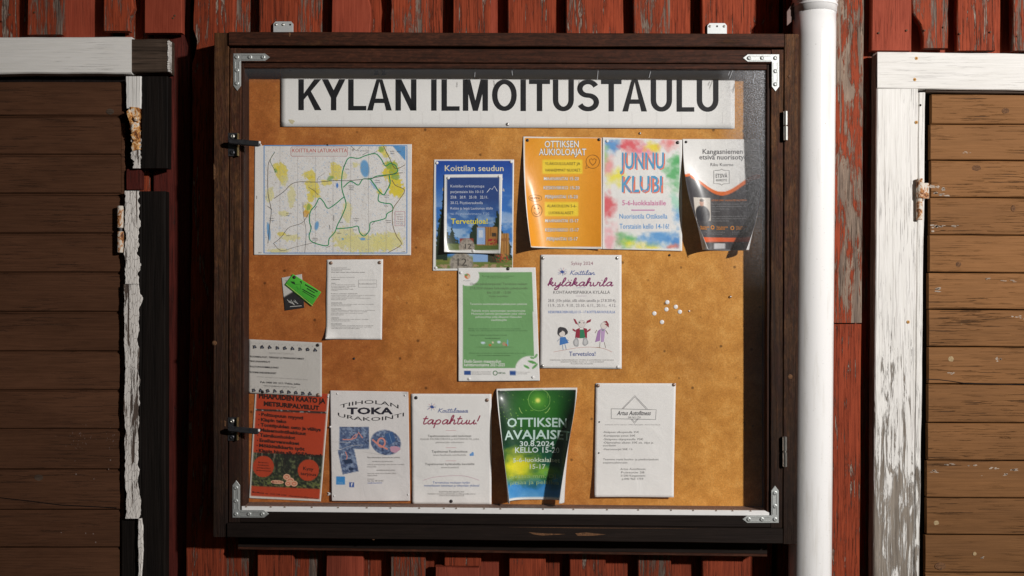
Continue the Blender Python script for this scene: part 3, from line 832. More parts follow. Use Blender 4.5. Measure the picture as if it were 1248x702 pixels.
# hanging plates
for x0, x1, y0, y1 in ((333, 357.3, 26, 40), (862, 886, 28, 43)):
    pl = poly(cab, 'hanging_plate', [(x0, y1), (x0, y0 + 3), (x0 + 2.6, y0), (x1 - 2.6, y0), (x1, y0 + 3), (x1, y1)], -0.0285, 0.0022, MAT['zinc_plate'], 0.0006)
    for k, dx in enumerate((3.3, 12, 20.6)):
        bm = bmesh.new()
        if k == (2 if x0 < 500 else 1): lathe(bm, W(x0 + dx, y0 + 4, -0.0288), (0, -1, 0), [(0, 0.0026), (0.0002, 0)], 10)
        else: screw(bm, x0 + dx, y0 + 4, -0.0288, 0.0035)
        cab.add('screw', bm, MAT['screw'] if k != (2 if x0 < 500 else 1) else MAT['pin_black'], parent=pl)
# hinges of the glazed door
for px, ya, yb in ((957.3, 135.2, 171.5), (956.2, 532, 569)):
    ym = (ya + yb) / 2
    hh = cab.add('hinge', vcyl(px, ya, ym - 0.3, YC - 0.0055, 2.7), MAT['steel_bright'], smooth=False)
    cab.add('hinge_knuckle', vcyl(px + 0.2, ym + 0.3, yb, YC - 0.0055, 2.7), MAT['steel_bright'], parent=hh)
# lever latches
def latch(x0, y0, lever_y, lx1, droop):
    ys = YD - 0.004
    lt = poly(cab, 'latch', rect(x0, y0, x0 + 11.5, y0 + 28.5), ys, 0.004, MAT['steel'], 0.0008)
    poly(cab, 'latch_flange', rect(x0 + 11.0, y0 + 0.4, x0 + 12.3, y0 + 28), ys - 0.010, 0.012, MAT['brass'], 0.0002, parent=lt)
    for yy in (y0 + 4.3, y0 + 24.0):
        bm = bmesh.new(); screw(bm, x0 + 5.6, yy, ys - 0.0005, 0.0062); cab.add('screw', bm, MAT['screw'] if yy < y0 + 10 else MAT['steel'], parent=lt)
    bm = bmesh.new()
    yl = ys - 0.026
    P = [(x0 - 0.5, lever_y - 2.8), (x0 + 2, lever_y - 4.1), (x0 + 12, lever_y - 3.6), (lx1 - 1.5, lever_y - 2.6 + droop), (lx1, lever_y - 1.0 + droop),
         (lx1 - 0.3, lever_y + 3.4 + droop), (lx1 - 3, lever_y + 4.4 + droop), (x0 + 13, lever_y + 3.0), (x0 + 1.5, lever_y + 1.6), (x0 - 0.5, lever_y + 0.3)]
    prism(bm, P, yl, 0.009, 0.0022)
    lv = cab.add('lever', bm, MAT['steel'], parent=lt)
    bm = bmesh.new()
    c = W(x0 + 6, lever_y, yl + 0.007)
    lathe(bm, c, (0, 1, 0), [(0, 0.007), (0.02, 0.008)], 14)
    cab.add('pivot', bm, MAT['steel'], parent=lt)
    bm = bmesh.new(); prism(bm, rect(lx1 - 0.8, lever_y - 2.0 + droop, lx1 + 0.9, lever_y + 0.8 + droop), yl - 0.0008, 0.007, 0.0004)
    cab.add('lever_tip', bm, MAT['pin_white'], parent=lt)
latch(277.8, 161.8, 173.2, 316, 0.8)
latch(277.4, 508.8, 524.2, 315.2, 1.0)
# bright wounds in the stain
for pts, mt in (([(644, 648.6), (660, 650), (689, 651), (661, 652.8), (650, 651.2)], 'w'), ([(701, 650), (715, 649.0), (738, 651.5), (720, 653), (704, 653)], 'w'),
                ([(260.4, 199), (263, 206), (262.6, 216), (260.6, 219)], 'w'), ([(273.6, 512), (275.6, 514), (275, 520), (273.6, 519)], 'w'),
                ([(620, 642.6), (700, 643.0), (850, 644.3), (700, 643.6)], 'w'), ([(352, 39.5), (354.5, 40), (353.6, 45), (352.2, 44)], 'w')):
    poly(cab, 'bare_scar', pts, YC - 0.0062 if pts[0][1] > 600 else YC - 0.0068 if pts[0][1] < 60 else YC - 0.0006, 0.002, MAT['knot'], 0)
for px, py in ((962, 459), (260.5, 418)):
    bm = bmesh.new(); lathe(bm, W(px + 1, py, YC - 0.0005), (0, -1, 0), [(0, 0.006), (0.0008, 0.004), (0.001, 0)], 9); cab.add('knot', bm, MAT['knot'])
for px, py in ((962, 93), (455, 656.5)):
    bm = bmesh.new(); lathe(bm, W(px, py, YC - 0.0005), (0, -1, 0), [(0, 0.004), (0.0008, 0.003), (0.001, 0)], 9); cab.add('nail_head', bm, MAT['nail'])

MAT['scr'] = simple('scratched_acrylic', (0.42, 0.43, 0.45), 0.6)
bm_list = [((889, 96), (893, 86)), ((887.5, 92), (889.5, 87)), ((918, 101), (920, 90)), ((916.5, 98), (921, 93)), ((728, 97), (729, 86)), ((791, 95), (793, 87)), ((624, 86), (624.6, 92)), ((579, 88), (578.5, 94))]
for (a, b_) in bm_list:
    bm = bmesh.new(); w = 0.28
    prism(bm, [(a[0] - w, a[1]), (b_[0] - w, b_[1]), (b_[0] + w, b_[1]), (a[0] + w, a[1])], -0.1040, 0.0006)
    cab.add('pane_scratch', bm, MAT['scr'])

# ------------------------------------------------------------------ paper and print
FONT = None
_cap = {}
def text_mesh(s, bold=0.0, shear=0.0):
    """a line of lettering as triangles: cap height 1, left edge 0"""
    cu = bpy.data.curves.new('t', 'FONT')
    cu.body = s
    cu.size = 1.0
    cu.offset = bold * 0.6
    cu.shear = shear
    cu.resolution_u = 2
    o = bpy.data.objects.new('t', cu)
    me = bpy.data.meshes.new_from_object(o)
    n = len(me.vertices)
    co = np.zeros(n * 3, dtype=np.float32); me.vertices.foreach_get('co', co)
    co = co.reshape(-1, 3)[:, :2].astype(float)
    tris = [tuple(p.vertices) for p in me.polygons]
    bpy.data.meshes.remove(me); bpy.data.objects.remove(o); bpy.data.curves.remove(cu)
    return co, tris
_c, _t = text_mesh('H')
CAPH = _c[:, 1].max() - _c[:, 1].min()

def vnoise(x, y, seed=0):
    """cheap value noise for arrays"""
    xi = np.floor(x).astype(int); yi = np.floor(y).astype(int)
    fx = x - xi; fy = y - yi
    fx = fx * fx * (3 - 2 * fx); fy = fy * fy * (3 - 2 * fy)
    def h(a, b_):
        n = (a * 374761393 + b_ * 668265263 + seed * 974634777) & 0x7fffffff
        n = ((n ^ (n >> 13)) * 1274126177) & 0x7fffffff
        return ((n ^ (n >> 16)) & 0xffff) / 65535.0
    return (h(xi, yi) * (1 - fx) + h(xi + 1, yi) * fx) * (1 - fy) + (h(xi, yi + 1) * (1 - fx) + h(xi + 1, yi + 1) * fx) * fy
def fbm(x, y, seed=0, o=4):
    s = 0; a = 0.5; t = 0
    for k in range(o):
        s = s + a * vnoise(x * 2 ** k, y * 2 ** k, seed + k); t += a; a *= 0.5
    return s / t

PW = (233, 231, 228)            # paper white, sRGB of its reflectance
class Sheet:
    def __init__(self, name, label, cat, corners, crop, paint=None, step=None, mat='paper', lift=0.0012, curl=None, wave=0.0014, y=None, dog=None, group=None, base=PW, th=0.0003, seed=1, bot=0.0):
        self.c = [np.array(p, float) for p in corners]      # TL TR BR BL
        self.y = YCORK if y is None else y
        self.lift0, self.curl, self.wave, self.dog, self.seed, self.bot = lift, curl, wave, dog, seed, bot
        tl, tr, br, bl = self.c
        self.Wpx = np.linalg.norm(tr - tl); self.Hpx = np.linalg.norm(bl - tl)
        self.ox, self.oy, self.sc = crop
        self.ink = ([], [], [])                             # verts(u,v,layer), faces, colours
        self.layer = 0
        if curl: self._build_curl()
        step = step or (1.0 if paint else 4.0)
        nu, nv = max(4, int(self.Wpx / step)), max(4, int(self.Hpx / step))
        if curl: nu = max(nu, 48); nv = max(nv, 30)
        U, V = np.meshgrid(np.linspace(0, 1, nu + 1), np.linspace(0, 1, nv + 1))
        X, Y = self.to_crop(U, V)
        if paint is None: col = np.zeros(U.shape + (3,)) + np.array(base)
        else: col = paint(X, Y, U, V)
        P = self.pos(U.ravel(), V.ravel(), 0.0); B = self.pos(U.ravel(), V.ravel(), -th)
        n = P.shape[0]
        co = np.vstack([P, B])
        idx = np.arange(n).reshape(nv + 1, nu + 1)
        q = np.stack([idx[:-1, :-1], idx[1:, :-1], idx[1:, 1:], idx[:-1, 1:]], -1).reshape(-1, 4)
        qb = q[:, ::-1] + n
        ed = np.concatenate([idx[0, :], idx[1:, -1], idx[-1, -2::-1], idx[-2:0:-1, 0]])
        e2 = np.roll(ed, -1)
        qs = np.stack([ed, e2, e2 + n, ed + n], -1)
        faces = np.vstack([q, qb, qs])
        cc = np.vstack([linarr(col).reshape(-1, 3), np.zeros((n, 3)) + linarr(np.array((222, 221, 219.)))])
        self.o = self._mesh(name, co, faces, cc, MAT[mat])
        tag(self.o, label, cat, group)
        self.o.data.polygons.foreach_set('use_smooth', [True] * (len(q) * 2) + [False] * len(qs))
        # put the origin of the thing at its top middle
    def _mesh(self, name, co, faces, cc, mat, parent=None):
        me = bpy.data.meshes.new(name)
        me.from_pydata(co.tolist(), [], [tuple(int(i) for i in f) for f in faces])
        a = me.color_attributes.new('print', 'FLOAT_COLOR', 'POINT')
        a.data.foreach_set('color', np.hstack([cc, np.ones((len(cc), 1))]).astype(np.float32).ravel())
        return link(name, me, mat, parent)
    def _build_curl(self):
        # lateral roll: angle phi(s) = theta * |s|^q, theta grows down the sheet
        self.tab = {}
        ss = np.linspace(0, 1, 81)
        thetas = np.linspace(0, 3.0, 61)
        Xs, Ls = [], []
        for t in thetas:
            phi = t * ss ** self.curl.get('q', 2.0)
            cx = np.concatenate([[0], np.cumsum((np.cos(phi[1:]) + np.cos(phi[:-1])) / 2)]) / 80
            lx = np.concatenate([[0], np.cumsum((np.sin(phi[1:]) + np.sin(phi[:-1])) / 2)]) / 80
            Xs.append(cx); Ls.append(lx)
        self.Xs, self.Ls = np.array(Xs), np.array(Ls)
    def _curl(self, s, theta):
        a = np.clip(theta / 3.0 * 60, 0, 59.999); b_ = np.clip(np.abs(s) * 80, 0, 79.999)
        i = a.astype(int); j = b_.astype(int); fa = a - i; fb = b_ - j
        def g(T): return (T[i, j] * (1 - fa) + T[i + 1, j] * fa) * (1 - fb) + (T[i, j + 1] * (1 - fa) + T[i + 1, j + 1] * fa) * fb
        return g(self.Xs) * np.sign(s), g(self.Ls)
    def bil(self, u, v):
        tl, tr, br, bl = self.c
        u = np.asarray(u, float)[..., None]; v = np.asarray(v, float)[..., None]
        return (tl * (1 - u) + tr * u) * (1 - v) + (bl * (1 - u) + br * u) * v
    def to_crop(self, u, v):
        p = self.bil(u, v)
        return (p[..., 0] - self.ox) * self.sc, (p[..., 1] - self.oy) * self.sc
    def inv(self, X, Y):
        X = np.asarray(X, float); Y = np.asarray(Y, float)
        px = X / self.sc + self.ox; py = Y / self.sc + self.oy
        tl, tr, br, bl = self.c
        u = np.full(px.shape, 0.5); v = np.full(px.shape, 0.5)
        for _ in range(4):
            L = tl + (bl - tl) * v[..., None]; R = tr + (br - tr) * v[..., None]
            u = (px - L[..., 0]) / (R[..., 0] - L[..., 0])
            T = tl + (tr - tl) * u[..., None]; Bq = bl + (br - bl) * u[..., None]
            v = (py - T[..., 1]) / (Bq[..., 1] - T[..., 1])
        return u, v
    def _raw(self, u, v):
        m = M1(self.y)
        if self.curl:
            c = self.curl; uc = c.get('uc', 0.5)
            th = np.clip((v - c.get('v0', 0)) / (1 - c.get('v0', 0)), 0, 1) ** c.get('p', 1.5)
            tl_ = c['l'] * th; tr_ = c['r'] * th
            hl, hr = uc, 1 - uc
            s = np.where(u < uc, (u - uc) / hl, (u - uc) / hr)
            xs, ls = self._curl(s, np.where(u < uc, tl_, tr_))
            half = np.where(u < uc, hl, hr)
            ue = uc + xs * half
            lift = ls * half * self.Wpx * m
            lift = lift + c.get('b', 0) * v ** 2
        else:
            ue = u; lift = 0.0
        p = self.bil(ue, v)
        w = self.wave * (fbm(u * 2.2 + 3, v * 2.6 + 1, self.seed * 13, 2) * 2) * (0.25 + np.minimum(v, 1)) + self.bot * v ** 3
        if self.dog:                                         # a lifted corner: (u0, v0, size, height)
            for (u0, v0, r, hgt) in self.dog:
                d = np.sqrt(((u - u0) * self.Wpx) ** 2 + ((v - v0) * self.Hpx) ** 2) / r
                w = w + hgt * np.clip(1 - d, 0, 1) ** 1.6
        L = self.lift0 + lift + w
        d = DIST + self.y
        x = (p[..., 0] - 624.0) * d / FPX; z = EYE + (351.0 - p[..., 1]) * d / FPX
        return np.stack([x, self.y - L, z], -1)
    def pos(self, u, v, off):
        u = np.asarray(u, float); v = np.asarray(v, float)
        P = self._raw(u, v)
        e = 0.004
        du = self._raw(u + e, v) - self._raw(u - e, v); dv = self._raw(u, v + e) - self._raw(u, v - e)
        n = np.cross(du, dv); n /= np.linalg.norm(n, axis=-1, keepdims=True) + 1e-12
        n = np.where((n[..., 1:2] > 0) & (not self.curl), -n, n)
        if self.curl:                                        # face up at the middle, follow the roll at the sides
            n = -n if n.reshape(-1, 3)[:, 1].mean() > 0 else n
        return P + n * np.asarray(off)[..., None] if np.ndim(off) else P + n * off
    # --- print
    def tri(self, XY, faces, col, layer=None):
        if self.curl:                                        # follow the roll: small triangles only
            V = [tuple(p) for p in XY]; out = []; mid = {}
            lim = 3.0 * self.sc
            st = []
            for f in faces:
                for k in range(1, len(f) - 1): st.append((int(f[0]), int(f[k]), int(f[k + 1])))
            def mp(i, j):
                k = (min(i, j), max(i, j))
                if k not in mid:
                    mid[k] = len(V); V.append(((V[i][0] + V[j][0]) / 2, (V[i][1] + V[j][1]) / 2))
                return mid[k]
            while st:
                a, b_, c = st.pop()
                L = [abs(V[p][0] - V[q][0]) for p, q in ((a, b_), (b_, c), (c, a))]
                m = max(L)
                if m < lim: out.append((a, b_, c)); continue
                k = L.index(m)
                if k == 0: d = mp(a, b_); st += [(a, d, c), (d, b_, c)]
                elif k == 1: d = mp(b_, c); st += [(a, b_, d), (a, d, c)]
                else: d = mp(c, a); st += [(a, b_, d), (d, b_, c)]
            XY = np.array(V); faces = out
        base = sum(len(a) for a in self.ink[0])
        u, v = self.inv(XY[:, 0], XY[:, 1])
        self.layer += 1
        if self.curl and layer is None: self.layer += 2
        lay = np.full(len(u), 0.00022 + 0.00003 * (layer if layer is not None else min(self.layer * 0.12, 14)))
        self.ink[0].append(np.stack([u, v, lay], -1))
        self.ink[1].extend([tuple(int(i) + base for i in f) for f in faces])
        self.ink[2].append(np.tile(linarr(np.array(col, float)), (len(u), 1)))
    def t(self, s, x0, x1, yb, h, col=(40, 38, 40), bold=0.0, shear=0.0, slope=0.0, arc=None, outline=None, shadow=None):
        if outline: self.t(s, x0, x1, yb, h, outline[0], outline[1], shear, slope, arc)
        if shadow: self.t(s, x0 + shadow[1], x1 + shadow[1], yb + shadow[2], h, shadow[0], bold, shear, slope, arc)
        if h / self.sc < 4.6 and not outline: bold -= 0.012
        co, tr = text_mesh(s, bold, shear)
        if len(co) == 0: return
        w0, w1 = co[:, 0].min(), co[:, 0].max()
        X = x0 + (co[:, 0] - w0) / (w1 - w0) * (x1 - x0)
        Y = yb - co[:, 1] / CAPH * h + slope * (X - x0)
        if arc: Y = Y + arc * (1 - ((X - (x0 + x1) / 2) / ((x1 - x0) / 2)) ** 2)
        self.tri(np.stack([X, Y], -1), tr, col)
    def line(self, pts, w, col, closed=False, smooth=0):
        P = np.array(pts, float)
        if smooth:
            Q = []
            n = len(P)
            for i in range(n - 1):
                p0, p1, p2, p3 = P[max(0, i - 1)], P[i], P[i + 1], P[min(n - 1, i + 2)]
                for k in range(smooth):
                    t = k / smooth
                    Q.append(0.5 * ((2 * p1) + (-p0 + p2) * t + (2 * p0 - 5 * p1 + 4 * p2 - p3) * t * t + (-p0 + 3 * p1 - 3 * p2 + p3) * t ** 3))
            Q.append(P[-1]); P = np.array(Q)
        else:
            Q = [P[0]]
            PP = list(P) + ([P[0]] if closed else [])
            for a, b_ in zip(PP, PP[1:]):
                L = np.linalg.norm(b_ - a); k = max(1, int(L / (8 * self.sc)))
                for j in range(1, k + 1): Q.append(a + (b_ - a) * j / k)
            P = np.array(Q)
        d = np.gradient(P, axis=0); d /= np.linalg.norm(d, axis=1, keepdims=True) + 1e-9
        nn = np.stack([-d[:, 1], d[:, 0]], -1)
        ww = w if np.ndim(w) else np.full(len(P), w)
        A = P + nn * ww[:, None] / 2; Bq = P - nn * ww[:, None] / 2
        n = len(P)
        self.tri(np.vstack([A, Bq]), [(i, i + 1, n + i + 1, n + i) for i in range(n - 1)], col)
    def poly(self, pts, col):
        P = np.array(pts, float); c = P.mean(0); n = len(P)
        self.tri(np.vstack([P, c]), [(i, (i + 1) % n, n) for i in range(n)], col)
    def ell(self, cx, cy, rx, ry, col, rot=0.0, n=16, wob=0.0):
        a = np.linspace(0, 2 * np.pi, n, endpoint=False)
        k = 1 + wob * np.sin(a * 3 + cx) + wob * 0.6 * np.sin(a * 5 + cy)
        x = np.cos(a) * rx * k; y = np.sin(a) * ry * k
        self.poly(np.stack([cx + x * math.cos(rot) - y * math.sin(rot), cy + x * math.sin(rot) + y * math.cos(rot)], -1), col)
    def ring(self, cx, cy, rx, ry, w, col, n=24):
        a = np.linspace(0, 2 * np.pi, n + 1)
        self.line(np.stack([cx + np.cos(a) * rx, cy + np.sin(a) * ry], -1), w, col)
    def para(self, x0, x1, ys, h, col, words, bold=0.0, ends=None):
        for i, yy in enumerate(ys):
            e = x1 if ends is None else ends[i]
            self.t(words[i % len(words)], x0, e, yy, h, col, bold)
    def done(self, name='lettering'):
        if self.ink[0]:
            V = np.vstack(self.ink[0]); C_ = np.vstack(self.ink[2])
            P = self.pos(V[:, 0], V[:, 1], V[:, 2])
            self._mesh(name, P, self.ink[1], C_, MAT['ink'], self.o)
        return self
    def pin(self, X, Y, kind='pin_brown', r=0.0038, dome=0.0022):
        u, v = self.inv(np.array([X]), np.array([Y]))
        p = self.pos(u, v, 0.0004)[0]
        o = pin_mesh(Vector(p), kind, r, dome, 'drawing_pin')
        o.parent = self.o
        return o

_pins = {}
def pin_mesh(p, kind, r, dome, name):
    key = (kind, r, dome)
    if key not in _pins:
        bm = bmesh.new()
        lathe(bm, Vector((0, 0, 0)), (0, -1, 0), [(-0.004, r * 0.25), (0, r * 0.3), (0, r), (dome * 0.45, r * 0.93), (dome * 0.85, r * 0.55), (dome, 0)], 14)
        bmesh.ops.recalc_face_normals(bm, faces=bm.faces)
        for f in bm.faces: f.smooth = True
        me = bpy.data.meshes.new(name); bm.to_mesh(me); bm.free(); me.materials.append(MAT[kind])
        _pins[key] = me
    o = bpy.data.objects.new(name, _pins[key]); COL.objects.link(o); o.location = p
    return o

# flowing handwriting: each letter a list of strokes in a box, x-height 1, ascender 2
CURS = {
 'K': (1.5, [[(0.45, 2.0), (0.35, 1.0), (0.2, 0.0)], [(1.35, 1.9), (0.8, 1.3), (0.32, 1.05), (0.75, 0.6), (1.2, 0.05), (1.5, 0.15)]]),
 'o': (1.0, [[(0.75, 0.9), (0.35, 0.95), (0.1, 0.5), (0.35, 0.02), (0.7, 0.2), (0.8, 0.7), (0.6, 0.95), (0.8, 0.8), (1.05, 0.85)]]),
 'i': (0.55, [[(0.15, 0.9), (0.1, 0.25), (0.3, 0.0), (0.6, 0.3)], [(0.3, 1.35), (0.32, 1.5)]]),
 't': (0.7, [[(0.35, 1.8), (0.2, 0.8), (0.2, 0.15), (0.4, 0.0), (0.7, 0.3)], [(-0.05, 1.2), (0.7, 1.25)]]),
 'l': (0.6, [[(0.0, 0.3), (0.4, 1.3), (0.45, 1.95), (0.25, 1.9), (0.12, 0.9), (0.15, 0.15), (0.35, 0.0), (0.6, 0.3)]]),
 'a': (1.1, [[(0.8, 0.85), (0.45, 0.98), (0.1, 0.5), (0.25, 0.03), (0.6, 0.2), (0.85, 0.95), (0.8, 0.2), (0.95, 0.0), (1.15, 0.3)]]),
 'n': (1.1, [[(0.1, 0.9), (0.1, 0.0), (0.25, 0.6), (0.6, 0.98), (0.75, 0.7), (0.72, 0.15), (0.9, 0.0), (1.15, 0.3)]]),
 's': (0.8, [[(0.0, 0.2), (0.45, 0.98), (0.5, 0.55), (0.7, 0.2), (0.4, 0.0), (0.1, 0.12)]]),
 'k': (1.1, [[(0.0, 0.3), (0.4, 1.3), (0.4, 1.95), (0.2, 1.7), (0.12, 0.0)], [(0.12, 0.4), (0.5, 0.95), (0.75, 0.85), (0.6, 0.55), (0.25, 0.5), (0.65, 0.3), (0.8, 0.0), (1.1, 0.3)]]),
 'y': (1.05, [[(0.05, 0.9), (0.1, 0.2), (0.4, 0.02), (0.75, 0.4), (0.85, 0.95), (0.8, 0.0), (0.6, -0.8), (0.2, -0.85), (0.3, -0.4), (1.1, 0.3)]]),
 'h': (1.1, [[(0.0, 0.3), (0.4, 1.3), (0.4, 1.95), (0.2, 1.7), (0.12, 0.0), (0.3, 0.7), (0.65, 0.95), (0.75, 0.6), (0.72, 0.15), (0.9, 0.0), (1.1, 0.3)]]),
 'v': (1.0, [[(0.05, 0.9), (0.15, 0.2), (0.35, 0.0), (0.7, 0.4), (0.75, 0.95), (1.0, 0.8)]]),
 'p': (1.1, [[(0.2, 0.9), (0.15, 0.0), (0.1, -0.9)], [(0.18, 0.5), (0.5, 0.98), (0.85, 0.7), (0.75, 0.15), (0.4, 0.0), (0.25, 0.1)]]),
 'u': (1.1, [[(0.1, 0.9), (0.08, 0.2), (0.35, 0.0), (0.7, 0.4), (0.8, 0.95), (0.78, 0.2), (0.95, 0.0), (1.15, 0.3)]]),
 '!': (0.6, [[(0.35, 1.95), (0.2, 0.6)], [(0.15, 0.1), (0.16, -0.05)]]),
}
CURS['\u00e4'] = (1.1, CURS['a'][1] + [[(0.35, 1.35), (0.37, 1.5)], [(0.8, 1.35), (0.82, 1.5)]])
def cursive(S, s, x0, x1, yb, xh, w, col, slant=0.28):
    tot = sum(CURS[c][0] for c in s)
    k = (x1 - x0) / tot
    x = 0.0
    for c in s:
        a, strokes = CURS[c]
        for st in strokes:
            P = [(x0 + (x + p[0]) * k + p[1] * xh * slant, yb - p[1] * xh) for p in st]
            S.line(P, w, col, smooth=4)
        x += a

def band(x, a, b_, s=0.7):
    return np.clip((x - a) / s + 0.5, 0, 1) * np.clip((b_ - x) / s + 0.5, 0, 1)
def lay(c, m, col):
    m = np.clip(m, 0, 1)[..., None]
    col = np.asarray(col, float)
    return c * (1 - m) + col * m
def solid(X, col):
    return np.zeros(X.shape + (3,)) + np.array(col, float)
def rectm(X, Y, x0, y0, x1, y1, s=2.0):
    return band(X, x0, x1, s) * band(Y, y0, y1, s)
def ellm(X, Y, cx, cy, rx, ry, soft=0.3, rot=0.0):
    dx, dy = X - cx, Y - cy
    if rot: dx, dy = dx * math.cos(rot) + dy * math.sin(rot), -dx * math.sin(rot) + dy * math.cos(rot)
    d = np.sqrt((dx / rx) ** 2 + (dy / ry) ** 2)
    return np.clip((1 - d) / soft + 0.5, 0, 1)
INK = (38, 36, 40)

# ------------------------------------------------------------------ the heading
S = Sheet('heading_sign', 'long white heading strip with the big black words KYLÄN ILMOITUSTAULU', 'sign', [(343, 78), (895, 79), (895, 157), (343, 154.5)], (0, 0, 1), lift=0.004, wave=0.0003, th=0.0012, step=6, base=(236, 235, 232), mat='sign')
# heavy narrow capitals drawn stroke by stroke
BIG = {'K': (0.82, [[(0, 0), (0, 1)], [(0.80, 0), (0.02, 0.63)], [(0.30, 0.42), (0.84, 1)]]),
       'Y': (0.84, [[(0.0, 0), (0.42, 0.56)], [(0.84, 0), (0.42, 0.56)], [(0.42, 0.5), (0.42, 1)]]),
       'L': (0.68, [[(0, 0), (0, 1)], [(0, 1), (0.68, 1)]]),
       'A': (0.88, [[(0, 1), (0.44, 0)], [(0.44, 0), (0.88, 1)], [(0.17, 0.70), (0.71, 0.70)]]),
       'N': (0.78, [[(0, 0), (0, 1)], [(0.0, 0), (0.78, 1)], [(0.78, 0), (0.78, 1)]]),
       'I': (0.0, [[(0, 0), (0, 1)]]),
       'M': (0.92, [[(0, 1), (0, 0)], [(0.02, 0), (0.46, 1)], [(0.46, 1), (0.90, 0)], [(0.92, 0), (0.92, 1)]]),
       'T': (0.72, [[(0, 0), (0.72, 0)], [(0.36, 0), (0.36, 1)]])}
def big(S, ch, x0, x1, yt, yb, w, col):
    H = yb - yt
    L, R, T, B_ = x0 + w / 2, x1 - w / 2, yt + w / 2 * 0.8, yb - w / 2 * 0.8
    def seg(P, Q, ww=w):
        P = np.array(P, float); Q = np.array(Q, float); d = (Q - P); l = np.linalg.norm(d); d /= l; n = np.array([-d[1], d[0]])
        k = max(1, int(l / 6)); pts = [P + (Q - P) * i / k for i in range(k + 1)]
        S.tri(np.array([p + n * ww / 2 for p in pts] + [p - n * ww / 2 for p in pts]), [(i, i + 1, k + 2 + i, k + 1 + i) for i in range(k)], col, layer=1)
    def quad(a, b_, c, d):
        S.tri(np.array([a, b_, c, d], float), [(0, 1, 2, 3)], col, layer=1.2)
    hv = w * 0.82
    def vert(x): quad((x - w / 2, yt), (x + w / 2, yt), (x + w / 2, yb), (x - w / 2, yb))
    def hor(y, a, b_): quad((a, y - hv / 2), (b_, y - hv / 2), (b_, y + hv / 2), (a, y + hv / 2))
    Wd = x1 - x0; m = (x0 + x1) / 2
    if ch == 'I': vert(m)
    elif ch == 'K':
        vert(L); quad((x1 - w * 1.25, yt), (x1, yt), (x0 + w, yt + H * 0.66), (x0 + w, yt + H * 0.46)); quad((x0 + w * 1.55, yt + H * 0.48), (x0 + w * 2.2, yt + H * 0.36), (x1 + 0.5, yb), (x1 - w * 1.15, yb))
    elif ch == 'Y':
        quad((x0, yt), (x0 + w * 1.15, yt), (m + w * 0.3, yt + H * 0.46), (m - w / 2, yt + H * 0.60)); quad((x1 - w * 1.15, yt), (x1, yt), (m + w / 2, yt + H * 0.60), (m - w * 0.3, yt + H * 0.46)); quad((m - w / 2, yt + H * 0.5), (m + w / 2, yt + H * 0.5), (m + w / 2, yb), (m - w / 2, yb))
    elif ch == 'L': vert(L); hor(yb - hv / 2, x0, x1)
    elif ch == 'T': hor(yt + hv / 2, x0, x1); vert(m)
    elif ch in ('A', '\u00c4'):
        quad((m - w * 0.55, yt), (m + w * 0.1, yt), (x0 + w * 1.05, yb), (x0, yb)); quad((m - w * 0.1, yt), (m + w * 0.55, yt), (x1, yb), (x1 - w * 1.05, yb))
        hor(yt + H * 0.69, x0 + Wd * 0.26, x1 - Wd * 0.26)
    elif ch == 'N': vert(L); vert(R); quad((x0, yt), (x0 + w * 1.1, yt), (x1, yb), (x1 - w * 1.1, yb))
    elif ch == 'M': vert(L); vert(R); quad((x0 + w * 0.3, yt), (x0 + w * 1.35, yt), (m + w * 0.45, yb), (m - w * 0.45, yb)); quad((x1 - w * 1.35, yt), (x1 - w * 0.3, yt), (m + w * 0.45, yb), (m - w * 0.45, yb))
    elif ch in 'OUS':
        def arcpts(cx, cy, rx, ry, a0, a1, n=14): return [(cx + rx * math.cos(a), cy + ry * math.sin(a)) for a in np.linspace(a0, a1, n)]
        rx = (Wd - w) / 2; ry = min((H - hv) / 2, rx * 1.35)
        if ch == 'O': P = arcpts(m, yt + hv / 2 + ry, rx, ry, math.pi, 2 * math.pi) + arcpts(m, yb - hv / 2 - ry, rx, ry, 0, math.pi); P.append(P[0])
        elif ch == 'U': P = [(R, yt)] + arcpts(m, yb - hv / 2 - ry * 0.85, rx, ry * 0.85, 0, math.pi) + [(L, yt)]
        else:
            r2 = (H - hv) / 4
            P = arcpts(m, yt + hv / 2 + r2, rx, r2, -0.35, -math.pi, 12) + arcpts(m, yt + hv / 2 + r2, rx, r2, -math.pi, -1.5 * math.pi + 0.25, 7) + arcpts(m, yb - hv / 2 - r2, rx * 1.02, r2, -math.pi / 2 + 0.25, 0, 7) + arcpts(m, yb - hv / 2 - r2, rx * 1.02, r2, 0, math.pi - 0.35, 12)
        P = np.array(P); d = np.gradient(P, axis=0); d /= np.linalg.norm(d, axis=1, keepdims=True); n = np.stack([-d[:, 1], d[:, 0]], -1)
        wv = hv + (w - hv) * np.abs(d[:, 1]); k = len(P)
        if ch == 'O': n[0] = n[-1] = (n[0] + n[-1]) / np.linalg.norm(n[0] + n[-1])
        S.tri(np.vstack([P + n * wv[:, None] / 2, P - n * wv[:, None] / 2]), [(i, i + 1, k + i + 1, k + i) for i in range(k - 1)], col, layer=1)
BK = (18, 18, 22)
letters = [('K', 364.4, 391.5), ('Y', 393, 421), ('L', 425, 446.5), ('\u00c4', 448, 477.5), ('N', 482.5, 507.5), ('I', 526, 532), ('L', 538.5, 560), ('M', 564.5, 594.5),
           ('O', 600, 629.5), ('I', 634.5, 640.8), ('T', 645, 670.0), ('U', 674, 699.0), ('S', 703.5, 729.5), ('T', 732.5, 757), ('A', 758.5, 788), ('U', 793, 818.5), ('L', 824.5, 845.5), ('U', 849, 875)]
for ch, a, b_ in letters:
    yt = 97.0 + (a - 364) * 0.0012; yb = 134.7 + (a - 364) * 0.004
    big(S, ch, a - 0.3, b_ + 0.3, yt, yb, 6.7, BK)
